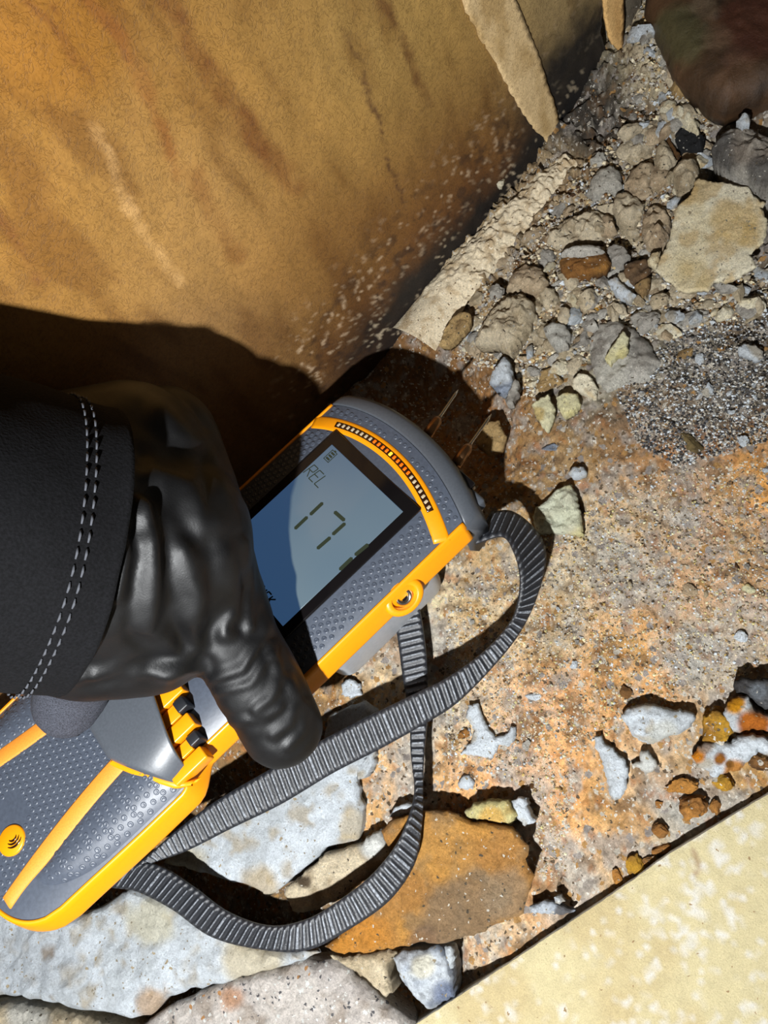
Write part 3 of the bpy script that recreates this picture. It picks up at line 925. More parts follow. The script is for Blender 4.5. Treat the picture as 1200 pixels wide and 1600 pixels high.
# round maker's button with three waves
cu = Dinv(np.float64(19), np.float64(1313))
CU, CS = float(cu[0]), float(cu[1])
V = []
for rr, hh in ((0.44, -0.05), (0.44, 0.03), (0.40, 0.06), (0.0, 0.06)):
    for k in range(32): V.append(D(CU + rr * math.cos(k * math.pi / 16), CS + rr * math.sin(k * math.pi / 16), hh))
btn = place('round_badge', np.array(V), grid_faces(4, 32, True), M['orange'], parent=meter, label='round orange badge with three curved waves')
for j, (rad, a0, a1) in enumerate(((0.14, -70, 70), (0.23, -62, 62), (0.32, -50, 50))):
    V = []
    for k in range(17):
        an = math.radians(a0 + (a1 - a0) * k / 16 - 95)
        wd = 0.030 * math.sin(math.pi * (k + .6) / 17.2) + 0.006
        for r2, hh in ((rad - wd, .064), (rad + wd, .064), (rad + wd, .055), (rad - wd, .055)):
            V.append(D(CU + 0.09 + r2 * math.cos(an), CS + 0.08 + r2 * math.sin(an), hh))
    place('badge_wave', np.array(V), grid_faces(17, 4, True), M['slot'], parent=btn)

# screw in its boss on the right rail
bc_u = float(Dinv(np.float64(640), np.float64(941), -0.5)[0])
ax_o = np.array([0, -math.cos(math.radians(48)), math.sin(math.radians(48))])       # outward axis in the (u, s, w) frame
ax_v = np.array([0, math.sin(math.radians(48)), math.cos(math.radians(48))])
ctr = np.array([bc_u, -float(hw(bc_u)) - 0.24, -0.78])
def disc(prof, n=28, el=1.0):
    V = []
    for r_, h_ in prof:
        for k in range(n):
            an = 2 * math.pi * k / n
            q = ctr + ax_o * h_ + np.array([1, 0, 0]) * r_ * el * math.cos(an) + ax_v * r_ * math.sin(an)
            V.append(D(*q))
    return np.array(V), grid_faces(len(prof), n, True)
V, F = disc([(0.54, -0.45), (0.53, 0.04), (0.49, 0.10), (0.36, 0.11), (0.34, 0.09), (0.33, -0.12), (0.0, -0.12)], el=1.3)
boss = place('screw_boss', V, F, M['orange'], parent=meter, label='orange swelling of the rail round a screw')
V, F = disc([(0.29, -0.11), (0.29, -0.02), (0.25, 0.02), (0.17, 0.02), (0.15, -0.08), (0.0, -0.08)])
screw = place('screw', V, F, M['steel'], parent=boss)
V, F = disc([(0.15, -0.07), (0.14, -0.05), (0.0, -0.05)], n=6)
place('screw_socket', V, F, M['bezel'], parent=boss)

# pin cover stowed across the neck: a grey hood, open towards the head, orange inside with black teeth
hood_lo = lambda t: -8.85 + 1.1 * np.clip((abs(t) - 0.36) / 0.64, 0, 1) ** 1.1
hood_hi = lambda t: -6.40 - 0.95 * abs(t) ** 1.3
rows = []
nk, ntt = 26, 41
for i in range(nk):
    k = i / (nk - 1)
    for t in np.linspace(-1, 1, ntt):
        s = t * 3.05; lo, hi = float(hood_lo(t)), float(hood_hi(t))
        uu = lo + (hi - lo) * k ** 1.3
        rise = math.sqrt(max(0.0, 1 - (1 - min(1.0, k / 0.22)) ** 2))
        z_ = (0.62 + 0.16 * k) * rise * (1 - abs(t) ** 7)
        rows.append(D(uu, s, float(face(uu, s)) * 0.8 + z_ - 0.02))
V = np.array(rows)
hood = empty('pin_cover', D(0, 0, -3.4))
hood.parent = meter; hood.location = (0, 0, 0); hood['label'] = 'grey pin cover stowed across the grip, orange and black inside'
ORG[hood.name] = ORG[meter.name]
inner = np.array([v - WA * 0.09 for v in V])
nA = len(V)
F = grid_faces(nk, ntt) + [tuple(nA + k for k in f[::-1]) for f in grid_faces(nk, ntt)]
F += [((nk - 1) * ntt + j, (nk - 1) * ntt + j + 1, nA + (nk - 1) * ntt + j + 1, nA + (nk - 1) * ntt + j) for j in range(ntt - 1)]
place('hood', np.concatenate([V, inner]), F, M['cap_plastic'], parent=hood)
# orange flange along its slanting sides
for sg in (-1, 1):
    V = []
    for t in np.linspace(0.38, 1.08, 40):
        s = sg * t * 3.05; uu = float(hood_lo(min(t, 1.0))) + (0.0 if t < 1 else (t - 1) * 5)
        for a_, b_ in ((-0.16, 0.0), (-0.15, 0.13), (-0.10, 0.16), (0.06, 0.17), (0.2, 0.0)):
            V.append(D(uu + a_, s, float(face(uu, s)) * 0.9 + b_))
    place('flange', np.array(V), grid_faces(40, 5, True), M['orange'], parent=hood)
# the open mouth: orange lining with black teeth
for s0, s1, kind_ in ((-0.1, 0.45, 'o'), (-0.55, -0.1, 'b'), (-1.2, -0.6, 'o'), (-1.68, -1.24, 'b'), (-2.2, -1.72, 'o'), (-2.62, -2.24, 'b'), (-3.1, -2.66, 'o')):
    c_u = float(hood_hi((s0 + s1) / 2 / 3.05))
    w_ = float(face(c_u, (s0 + s1) / 2))
    if kind_ == 'o': part('lining', rbox(c_u - 0.5, c_u + 0.72, s0, s1, w_ - 0.1, w_ + 0.42, 0.06, 3), 'orange', parent=hood)
    else:
        part('lining', rbox(c_u - 0.5, c_u + 0.35, s0, s1, w_ - 0.1, w_ + 0.30, 0.03, 2), 'orange', parent=hood)
        part('tooth', rbox(c_u + 0.36, c_u + 0.74, s0 + .02, s1 - .02, w_ - 0.1, w_ + 0.46, 0.05, 3), 'black_plastic', parent=hood)

# two measuring pins with their sockets
def tube(pts, rad, n=10, cap=True):
    pts = np.asarray(pts, float); rad = np.broadcast_to(np.asarray(rad, float), (len(pts),))
    T = np.gradient(pts, axis=0); T /= np.linalg.norm(T, axis=1)[:, None] + 1e-12
    ref = np.array([0.3, 0.5, 0.81]); V = []
    a_ = np.cross(T[0], ref); a_ /= np.linalg.norm(a_)
    for i in range(len(pts)):
        a_ = a_ - T[i] * (a_ @ T[i]); a_ /= np.linalg.norm(a_) + 1e-12
        b_ = np.cross(T[i], a_)
        for k in range(n):
            an = 2 * math.pi * k / n
            V.append(pts[i] + rad[i] * (math.cos(an) * a_ + math.sin(an) * b_))
    F = grid_faces(len(pts), n, True)
    if cap: F += [tuple(range(n))[::-1], tuple(range(len(V) - n, len(V)))]
    return np.array(V), F
for (bp, tp) in (((684, 656), (716, 609)), ((731, 699), (768, 647))):
    b0 = C(*bp, 0); 
    u_b, s_b = Dinv(np.float64(bp[0]), np.float64(bp[1]), -1.15)
    u_t, s_t = Dinv(np.float64(tp[0]), np.float64(tp[1]), -1.45)
    p0, p1 = D(u_b, s_b, -1.15), D(u_t, s_t, -1.45)
    dirv = p1 - p0
    ts = [-0.45, 0.0, 0.2, 0.72, 0.80, 1.0]
    V, F = tube([p0 + dirv * t for t in ts], [0.07, 0.07, 0.055, 0.05, 0.062, 0.012], 12)
    pin = place('measuring_pin', V, F, M['steel'], parent=meter, label='pointed steel measuring pin')
    V, F = tube([p0 + dirv * t for t in (-0.5, -0.05, 0.0, 0.08)], [0.19, 0.19, 0.15, 0.09], 14)
    place('pin_collar', V, F, M['brass'], parent=pin)

# ------------------------------------------------------------------ wrist strap: one band of ribbed webbing
M['webbing'] = plain('black_webbing', (30, 32, 37), 0.42, grain=0.5, gscale=30, bumpd=0.03, spec=0.8)
M['thread'] = plain('grey_thread', (104, 108, 114), 0.6, grain=0.75, gscale=14, spec=0.6)
def catmull(P, n):
    P = np.asarray(P, float); out_ = []
    Q = np.concatenate([[2 * P[0] - P[1]], P, [2 * P[-1] - P[-2]]])
    for i in range(1, len(Q) - 2):
        for t in np.linspace(0, 1, n, endpoint=False):
            p0, p1, p2, p3 = Q[i - 1:i + 3]
            out_.append(0.5 * ((2 * p1) + (-p0 + p2) * t + (2 * p0 - 5 * p1 + 4 * p2 - p3) * t * t + (-p0 + 3 * p1 - 3 * p2 + p3) * t ** 3))
    out_.append(P[-1]); return np.array(out_)
# (edge a px), (edge b px), heights of both edges: where the band runs
STRAP = [((742, 850), (770, 800), 2.0, 1.6), ((784, 838), (800, 800), 2.3, 1.6), ((803, 862), (832, 824), 2.5, 1.7), ((813, 900), (852, 864), 2.5, 1.7), ((810, 940), (840, 926), 2.2, 1.7), ((796, 974), (813, 986), 1.9, 1.6),
         ((756, 1018), (772, 1040), 1.8, 1.6), ((700, 1058), (714, 1098), 1.9, 1.6), ((640, 1088), (658, 1134), 2.0, 1.7), ((570, 1122), (590, 1172), 2.0, 1.7), ((500, 1158), (520, 1208), 2.0, 1.7),
         ((420, 1203), (440, 1256), 2.0, 1.7), ((340, 1250), (362, 1294), 2.0, 1.7), ((275, 1298), (290, 1330), 2.0, 1.8), ((215, 1350), (225, 1352), 1.9, 1.7),
         ((190, 1350), (170, 1382), 1.9, 1.6), ((245, 1352), (215, 1392), 1.9, 1.5), ((300, 1385), (270, 1420), 1.9, 1.45), ((355, 1425), (330, 1462), 1.9, 1.45), ((420, 1447), (405, 1482), 2.0, 1.7), ((478, 1437), (480, 1484), 2.0, 1.8), ((530, 1407), (548, 1450), 2.0, 1.8),
         ((580, 1368), (610, 1405), 2.0, 1.7), ((618, 1322), (648, 1348), 2.0, 1.6), ((640, 1275), (658, 1290), 1.9, 1.5), ((648, 1235), (660, 1235), 1.5, 1.3), ((642, 1180), (663, 1180), 1.2, 1.1), ((640, 1120), (668, 1115), 1.0, 1.0),
         ((630, 1060), (668, 1050), 0.9, 0.9), ((622, 1000), (662, 990), 0.9, 0.9), ((612, 940), (652, 930), 0.9, 0.9)]
ea = np.array([G(np.float64(a_[0]), np.float64(a_[1]), z1) for a_, b_, z1, z2 in STRAP])
eb = np.array([G(np.float64(b_[0]), np.float64(b_[1]), z2) for a_, b_, z1, z2 in STRAP])
ca_, cb_ = catmull(ea, 40), catmull(eb, 40)
mid_ = (ca_ + cb_) / 2
ln = np.concatenate([[0], np.cumsum(np.linalg.norm(np.diff(mid_, axis=0), axis=1))])
nr_ = int(ln[-1] / 0.042)
tt = np.linspace(0, ln[-1], nr_)
def along(c): return np.stack([np.interp(tt, ln, c[:, k]) for k in range(3)], 1)
ca_, cb_ = along(ca_), along(cb_)
wdv = cb_ - ca_
tg = np.gradient((ca_ + cb_) / 2, axis=0)
nrm = np.cross(wdv, tg); nrm /= np.linalg.norm(nrm, axis=1)[:, None] + 1e-9
flip = np.ones(len(nrm))
for i in range(1, len(nrm)):
    if nrm[i] @ nrm[i - 1] < 0: nrm[i] = -nrm[i]
rib = 0.042 * np.cos(2 * math.pi * tt / 0.235)
cs = np.linspace(0, 1, 9)
V = []
for i in range(nr_):
    wl = np.linalg.norm(wdv[i])
    for side in (1, -1):
        for c_ in (cs if side > 0 else cs[::-1]):
            ed = 1 - abs(2 * c_ - 1) ** 8
            V.append(ca_[i] + wdv[i] * c_ + nrm[i] * side * (0.045 + (0.02 + rib[i]) * ed))
F = grid_faces(nr_, 18, True) + [tuple(range(18)), tuple(range(len(V) - 18, len(V)))]
strap = place('wrist_strap', np.array(V), F, M['webbing'], label='black ribbed webbing strap looping from the meter over the rubble', category='strap')
strap.data.materials.append(M['thread'])
crest = np.cos(2 * math.pi * (tt[:-1] + tt[1:]) / 2 / 0.235) > 0.80
mi = np.zeros(len(F), np.int32)
for i in range(nr_ - 1):
    if crest[i]:
        for j in list(range(1, 7)) + list(range(10, 16)): mi[i * 18 + j] = 1
strap.data.polygons.foreach_set('material_index', mi)

# ------------------------------------------------------------------ the gloved hand and sleeve
def glove_mat():
    mt, nt, b = new_mat('black_glove_rubber')
    v = coords(nt)
    n = N(nt, 'ShaderNodeTexNoise', Scale=1.1, Detail=4.0); nt.links.new(v, n.inputs['Vector'])
    c = ramp(nt, n.outputs['Fac'], [(0.3, tuple(lin((7, 7, 8)))), (0.7, tuple(lin((13, 13, 14))))])
    nt.links.new(c, b.inputs['Base Color'])
    r = ramp(nt, n.outputs['Fac'], [(0.3, (0.46,) * 3), (0.7, (0.62,) * 3)])
    nt.links.new(r, b.inputs['Roughness'])
    b.inputs['Specular IOR Level'].default_value = 0.36
    fine = N(nt, 'ShaderNodeTexNoise', Scale=22.0, Detail=3.0); nt.links.new(v, fine.inputs['Vector'])
    bump(nt, b, fine.outputs['Fac'], 0.35, 0.012)
    return mt
M['glove'] = glove_mat()
M['felt'] = plain('dark_felt', (11, 11, 13), 0.95, grain=0.5, gscale=16, bumpd=0.03, spec=0.15)
M['stitch'] = plain('pale_stitch', (64, 66, 72), 0.8, grain=0.2)

def capsule(p0, r0, p1, r1, n=20, m=7):
    p0, p1 = np.asarray(p0, float), np.asarray(p1, float)
    t = p1 - p0; L = np.linalg.norm(t) + 1e-9; t = t / L
    pts, rad = [], []
    for k in range(m + 1):
        an = math.pi / 2 * (1 - k / m); pts.append(p0 - t * r0 * math.sin(an)); rad.append(max(r0 * math.cos(an), 1e-3))
    for k in range(m + 1):
        an = math.pi / 2 * (k / m); pts.append(p1 + t * r1 * math.sin(an)); rad.append(max(r1 * math.cos(an), 1e-3))
    return tube(pts, rad, n)

# joints of the hand: (pixel x, pixel y, depth from the lens, radius)
HAND = {
    'wrist': (30, 845, 18.2, 3.1), 'heel': (140, 850, 18.6, 2.95), 'palm': (235, 850, 19.5, 2.7),
    'k_index': (306, 900, 20.2, 1.7), 'k_middle': (290, 810, 20.6, 1.68), 'k_ring': (272, 735, 20.9, 1.6), 'k_pinky': (255, 690, 21.0, 1.6),
    'i1': (366, 1005, 20.5, 1.26), 'i2': (410, 1080, 20.8, 1.24), 'i3': (440, 1136, 21.3, 1.18),
    'm1': (312, 880, 21.8, 1.2), 'm2': (304, 950, 21.9, 1.05), 'm3': (300, 990, 21.9, 0.95),
    'r1': (298, 800, 22.4, 1.1), 'r2': (296, 860, 22.7, 1.0), 'r3': (290, 900, 22.6, 0.9),
    'p1': (270, 745, 22.6, 1.05), 'p2': (270, 800, 23.1, 0.95), 'p3': (265, 840, 23.0, 0.85),
    'side': (235, 985, 20.0, 1.75), 'web': (130, 980, 19.4, 1.9), 'top': (200, 720, 19.8, 2.15), 'toplow': (120, 740, 19.2, 2.2),
    't0': (150, 1000, 20.2, 1.5), 't1': (122, 1050, 21.2, 1.12), 't2': (107, 1098, 21.9, 1.04),
}
BONES = [('wrist', 'heel'), ('heel', 'palm'), ('palm', 'k_index'), ('palm', 'k_middle'), ('palm', 'k_ring'), ('palm', 'k_pinky'), ('k_index', 'k_middle'), ('k_middle', 'k_ring'), ('k_ring', 'k_pinky'),
         ('heel', 'side'), ('side', 'k_index'), ('heel', 'web'), ('web', 'side'), ('palm', 'side'), ('top', 'k_pinky'), ('top', 'k_ring'), ('toplow', 'top'), ('heel', 'top'), ('wrist', 'toplow'), ('wrist', 'web'),
         ('k_index', 'i1'), ('i1', 'i2'), ('i2', 'i3'), ('k_middle', 'm1'), ('m1', 'm2'), ('m2', 'm3'), ('k_ring', 'r1'), ('r1', 'r2'), ('r2', 'r3'), ('k_pinky', 'p1'), ('p1', 'p2'), ('p2', 'p3'),
         ('web', 't0'), ('t0', 't1'), ('t1', 't2')]
Vs, Fs = [], []
for a_, b_ in BONES:
    A, B = HAND[a_], HAND[b_]
    V, F = capsule(C(A[0], A[1], A[2]), A[3], C(B[0], B[1], B[2]), B[3])
    o_ = len(Vs); Vs.extend(V); Fs.extend([tuple(o_ + k for k in f) for f in F])
tmp = bpy.data.objects.new('tmp_hand', mesh_from('tmp_hand', np.array(Vs) * CM, Fs, fix=True)); COL.objects.link(tmp)
rm = tmp.modifiers.new('r', 'REMESH'); rm.mode = 'VOXEL'; rm.voxel_size = 0.11 * CM
sm = tmp.modifiers.new('s', 'SMOOTH'); sm.factor = 0.5; sm.iterations = 14
dg = bpy.context.evaluated_depsgraph_get()
ev = tmp.evaluated_get(dg); me = ev.to_mesh()
nv = len(me.vertices)
co = np.empty(nv * 3); me.vertices.foreach_get('co', co); co = co.reshape(-1, 3) / CM
no = np.empty(nv * 3); me.vertices.foreach_get('normal', no); no = no.reshape(-1, 3)
faces = [tuple(p.vertices) for p in me.polygons]
ev.to_mesh_clear(); bpy.data.objects.remove(tmp)
# the thin glove is slack: long folds down the back of the hand, tight rings round the fingers
hpx, hpy = PX(co)
fold = 0
for (pts, wd, amp) in (([(365, 700), (372, 790), (384, 880), (372, 960)], 11, .16), ([(342, 720), (352, 800), (362, 880), (352, 990)], 12, .18), ([(385, 850), (398, 920), (392, 980)], 8, .14),
                       ([(225, 790), (240, 860), (238, 930), (232, 985), (262, 995)], 13, .26), ([(190, 800), (200, 870), (184, 930)], 12, .24), ([(240, 740), (290, 760), (330, 820)], 16, .20),
                       ([(290, 860), (312, 930), (300, 1010), (262, 1055)], 15, .18), ([(150, 1045), (210, 1020), (270, 1010)], 11, .16), ([(110, 1062), (180, 1048), (250, 1052), (310, 1045)], 9, .14),
                       ([(330, 1060), (380, 1045), (412, 1000), (430, 960)], 7, .10), ([(340, 1078), (392, 1066), (425, 1025)], 6, .08), ([(425, 1010), (440, 1055), (425, 1090), (400, 1110)], 7, .11), ([(455, 1060), (470, 1095), (455, 1130), (425, 1150)], 7, .10),
                       ([(360, 1130), (400, 1125), (440, 1105)], 6, .06), ([(480, 1100), (474, 1140), (450, 1165)], 6, .07), ([(250, 640), (300, 690), (335, 700)], 14, .14), ([(150, 680), (200, 740), (215, 800)], 15, .16)):
    dd = seg_dist(hpx + 5 * fbm(co * 0.8, 401, 2), hpy + 5 * fbm(co * 0.8, 411, 2), pts)
    fold = fold + amp * np.exp(-(dd / wd) ** 2) - amp * 0.55 * np.exp(-((dd - 2.1 * wd) / (0.9 * wd)) ** 2)
facing = sstep(-0.15, 0.35, -(no @ FWD))
soft = 0.08 * fbm(co * np.array([0.5, 0.5, 0.5]), 421, 3) + 0.012 * fbm(co * 1.6, 431, 3)
tipm = sstep(85, 60, np.hypot(hpx - 105, hpy - 1108)) * sstep(1066, 1082, hpy)
q1, q2 = C(*HAND['t1'][:3]), C(*HAND['t2'][:3])
qd = (q2 - q1) / np.linalg.norm(q2 - q1)
far = np.linalg.norm((co - q1) - ((co - q1) @ qd)[:, None] * qd, axis=1)
tipm = tipm * sstep(1.45, 1.25, far)
co = co + no * ((0.6 * fold * facing + soft) * (1 - tipm) + tipm * 0.02 * fbm(co * 5, 441, 3))[:, None]
# where it grips, the rubber lies against the meter instead of passing through it
q_ = co - SC
gu, gs, gw = q_ @ UA, q_ @ SA, q_ @ WA
lim = hw(gu) + 0.46
body = (gu > UTAIL) & (gu < UT)
floor_w = np.where(np.abs(gs) < hw(gu), face(gu, gs), -0.34) + 0.09
hoodz = (gu < -5.6) & (gu > -9.0) & (np.abs(gs) < 3.1)
floor_w = np.where(hoodz, 0.92, floor_w)
inn = body & (np.abs(gs) < lim) & (gw < floor_w) & (gw > -2.1)
top_ = inn & ((floor_w - gw) < (lim - np.abs(gs)) * 1.0 + 0.6)
co[top_] += WA * (floor_w - gw)[top_][:, None]
sd = inn & ~top_
co[sd] += SA * ((lim - np.abs(gs)) * np.sign(gs))[sd][:, None]
person = empty('person', C(100, 850, 19.0), label='black-gloved hand with a dark sleeve gripping the moisture meter', category='person')
glove = place('gloved_hand', co, faces, M['glove'], parent=person, fix=False, label='thin black rubber glove, creased and dusty')
M['coated'] = plain('grainy_glove_coating', (58, 60, 68), 0.8, grain=0.6, gscale=24, bumpd=0.04, spec=0.3)
glove.data.materials.append(M['coated'])
fm = np.array([tipm[list(f)].mean() for f in faces])
glove.data.polygons.foreach_set('material_index', (fm > 0.5).astype(np.int32))

# sleeve: a heavy dark cuff round the wrist
AX0, AX1 = C(-400, 780, 14.6), C(128, 852, 18.5)
ax = AX1 - AX0; AL = np.linalg.norm(ax); ax = ax / AL
e1 = np.cross(ax, FWD); e1 /= np.linalg.norm(e1); e2 = np.cross(ax, e1)
def cuff_pt(t, an, dr=0.0):
    """t = 0 at the far end .. 1 at the rim"""
    r = 3.72 - 0.12 * t + dr
    wob = 0.07 * math.sin(3 * an + 5 * t) + 0.05 * math.sin(5 * an - 9 * t + 1)
    return AX0 + ax * (AL * t) + (e1 * math.cos(an) * (r + wob) * 1.0 + e2 * math.sin(an) * (r * 0.9 + wob))
V = []; nA, nT = 96, 70
for i in range(nT):
    t = i / (nT - 1)
    for k in range(nA): V.append(cuff_pt(t, 2 * math.pi * k / nA, 0.05 * math.exp(-((1 - t) / .03) ** 2)))
for tt_, dr in ((1.004, -0.03), (1.002, -0.14), (0.97, -0.2), (0.6, -0.22)):
    for k in range(nA): V.append(cuff_pt(tt_, 2 * math.pi * k / nA, dr))
V = np.array(V)
V = V + 0.05 * np.stack([fbm(V * .7, 451, 3), fbm(V * .7, 461, 3), fbm(V * .7, 471, 3)], 1)
sleeve = place('sleeve', V, grid_faces(nT + 4, nA, True), M['felt'], parent=person, label='dark felt jacket cuff')
for tl in (0.845, 0.875):
    Vs, Fs = [], []
    for k in range(64):
        an0 = 2 * math.pi * k / 64; an1 = an0 + 2 * math.pi / 64 * 0.66
        V, F = tube([cuff_pt(tl, an0, 0.035), cuff_pt(tl, (an0 + an1) / 2, 0.075), cuff_pt(tl, an1, 0.035)], [0.02, 0.03, 0.02], 6)
        o_ = len(Vs); Vs.extend(V); Fs.extend([tuple(o_ + q for q in f) for f in F])
    place('stitching', np.array(Vs), Fs, M['stitch'], parent=sleeve, kind='stuff', label='row of pale stitches round the cuff')

# ------------------------------------------------------------------ torn layers at the end of the wall
def wall_piece(name, outline, off, thick, colf, mat='paper', parent=None, seed=1, step=0.16, jitter=0.25, curl=0.0, **props):
    """a sheet standing against the wall: outline in photo pixels on the plane off cm in front of it"""
    o = np.asarray(outline, float)
    d = ray(o[:, 0], o[:, 1]); t = (YW - off - CAMP[1]) / d[:, 1]
    g = CAMP + t[:, None] * d
    v, dd, f = slab(g[:, [0, 2]], step, seed, jitter=jitter)
    P3 = np.stack([v[:, 0], v[:, 0] * 0, v[:, 1]], 1)
    yf = YW - off + 0.03 * fbm(P3 * 1.3, seed, 3) - curl * sstep(v[:, 1].max(), v[:, 1].min(), v[:, 1])
    n = len(v)
    V = np.concatenate([np.stack([v[:, 0], yf, v[:, 1]], 1), np.stack([v[:, 0], yf + thick, v[:, 1]], 1)])
    F = list(f) + [tuple(n + k for k in q[::-1]) for q in f] + [(a, b, n + b, n + a) for a, b in rim_edges(f)]
    return place(name, V, F, M[mat], parent=parent, col=colf(V), **props)
def flat_col(rgb, rgb2, seed):
    return lambda V: mix(np.tile(lin(rgb), (len(V), 1)), lin(rgb2), sstep(-.15, .4, fbm(V * np.array([1.6, 1, .6]), seed, 4)))
wall_piece('paper_strip', [(716, -30), (800, -30), (812, 10), (832, 60), (852, 115), (870, 175), (880, 214), (862, 226), (836, 205), (806, 158), (782, 112), (752, 62), (730, 20)], 0.09, 0.09,
           flat_col((206, 178, 132), (176, 146, 98), 31), parent=wall, seed=31, label='paler raised strip of paper')
wall_piece('torn_paper', [(940, -30), (974, -30), (976, 20), (975, 60), (973, 84), (962, 76), (952, 58), (946, 22)], 0.5, 0.10, flat_col((214, 172, 112), (196, 152, 94), 32), seed=32, jitter=.4,
           label='torn tan paper flap hanging at the broken end of the wall', category='paper')
wall_piece('gypsum_strip', [(977, -30), (1002, -30), (1001, 30), (1000, 62), (988, 64), (976, 58), (975, 20)], 0.15, 0.8, flat_col((150, 138, 118), (120, 108, 92), 33), mat='stone', seed=33,
           label='grey broken plaster strip beside the torn paper flap', category='plaster')
stone_slab('wood_splinter', 'thin brown wood splinter wedged below the grey plaster strip', [(974, 66), (984, 62), (996, 84), (1003, 108), (996, 116), (984, 104)], 1.6, 0.5, 'olive', cat='splinter', seed=34, bottom=0.2)
stone_slab('bark_curl', 'thin curled brown strip among the pale rubble near the corner', [(1034, 160), (1042, 176), (1048, 196), (1052, 220), (1062, 236), (1056, 240), (1046, 224), (1040, 200), (1034, 180)], 1.5, 0.35, 'brown', cat='splinter', seed=35, bottom=0.5)

# the dark stained block in the corner
def block():
    o = [(1008, -80), (1008, -10), (1030, 42), (1046, 78), (1072, 108), (1096, 126), (1118, 142), (1138, 146), (1165, 134), (1200, 128), (1300, 110), (1340, -80)]
    ob = stone_slab('stained_block', 'dark red-brown and olive stained block in the top right corner', o, 3.4, 1.9, 'darkwood', cat='block', mat='stained', seed=41, edge=0.9, rough=0.07, step=0.2,
                    stain=[(1060, 50, 55, (70, 66, 44), .9), (1190, 30, 75, (66, 36, 26), .8), (1120, 60, 26, (104, 84, 66), .4), (1150, 95, 28, (88, 62, 50), .4), (1160, 120, 30, (66, 46, 28), .8), (1100, 10, 26, (104, 90, 72), .5)])
    return ob
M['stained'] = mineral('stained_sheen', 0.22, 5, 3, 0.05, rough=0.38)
block()

# ------------------------------------------------------------------ stones, flakes and chips that can be told apart
OUTL = []
def S(name, label, o, top, thick, pal, **kw):
    OUTL.append(np.asarray(o, float))
    return stone_slab(name, label, o, top, thick, pal, **kw)

S('plaster_stone', 'large white plaster-faced stone framed by the strap loop', [(250, 1348), (300, 1298), (400, 1236), (500, 1168), (512, 1116), (568, 1094), (588, 1104), (586, 1165), (556, 1215), (564, 1262), (558, 1312), (505, 1326), (478, 1352), (442, 1382), (415, 1404), (388, 1384), (340, 1374), (290, 1358)],
  0.55, 1.9, 'white', mat='plaster', seed=51, edge=.18, rough=.09, step=.16, stain=[(280, 1345, 45, (196, 180, 140), .7), (410, 1380, 40, (190, 166, 120), .7), (550, 1290, 30, (200, 180, 140), .6)])
S('cracked_stone', 'pale beige stone with a dark crack between the strap and the white plaster-faced stone', [(440, 1398), (446, 1386), (482, 1356), (506, 1334), (560, 1318), (592, 1296), (604, 1312), (614, 1340), (575, 1368), (520, 1408), (480, 1428), (455, 1428)],
  0.6, 1.9, 'beige', seed=52, edge=.2, stain=[(582, 1322, 34, (226, 228, 224), .9), (475, 1378, 14, (70, 54, 36), .9)])
S('corner_boulder', 'broad chalky white boulder under the tail of the meter', [(-90, 1330), (0, 1398), (50, 1440), (130, 1430), (200, 1388), (262, 1404), (330, 1452), (400, 1482), (498, 1492), (440, 1512), (380, 1530), (300, 1548), (258, 1560), (228, 1590), (196, 1596), (120, 1580), (60, 1566), (0, 1558), (-90, 1556)],
  0.75, 2.4, 'white', mat='plaster', seed=53, edge=.3, rough=.16, step=.2, stain=[(60, 1500, 90, (186, 192, 198), .6), (240, 1440, 50, (206, 196, 160), .6), (400, 1495, 60, (200, 182, 140), .7), (240, 1570, 34, (190, 150, 100), .7), (75, 1490, 14, (130, 112, 90), .8)])
S('edge_stone', 'pale sliver of stone along the bottom left edge below the chalky boulder', [(-90, 1572), (0, 1570), (70, 1578), (130, 1592), (190, 1612), (200, 1680), (-90, 1680)], 0.55, 2.0, 'beige', seed=54, edge=.3, rough=.12, stain=[(40, 1590, 50, (210, 214, 212), .6)])
S('speckled_stone', 'grey granite-speckled stone at the bottom edge', [(215, 1606), (262, 1572), (330, 1542), (400, 1520), (470, 1502), (520, 1500), (560, 1530), (596, 1566), (646, 1600), (670, 1680), (190, 1680)], 0.7, 2.2, 'granite', mat='granite', seed=55, edge=.3, rough=.14, step=.2,
  stain=[(360, 1560, 24, (190, 130, 80), .6)])
S('tan_wedge_stone', 'small tan wedge of stone between the ochre slab and the speckled stone', [(512, 1496), (560, 1494), (604, 1482), (616, 1492), (602, 1508), (606, 1530), (612, 1552), (600, 1560), (566, 1530), (530, 1506)], 0.75, 1.9, 'beige', seed=56, edge=.15, rough=.1)
S('split_stone', 'blue-white split stone beside the plasterboard corner', [(612, 1498), (626, 1486), (650, 1482), (684, 1478), (698, 1496), (706, 1530), (704, 1562), (668, 1584), (648, 1566), (626, 1536)], 0.8, 1.9, 'greyblue', mat='plaster', seed=57, edge=.25, rough=.2,
  stain=[(660, 1510, 26, (224, 218, 196), .8), (690, 1550, 26, (112, 124, 150), .8)])
S('white_sliver', 'narrow white sliver standing right of the blue-white split stone', [(694, 1480), (704, 1478), (710, 1496), (708, 1514), (700, 1512), (696, 1496)], 0.7, 0.7, 'white', cat='chip', mat='plaster', seed=58, edge=.06)
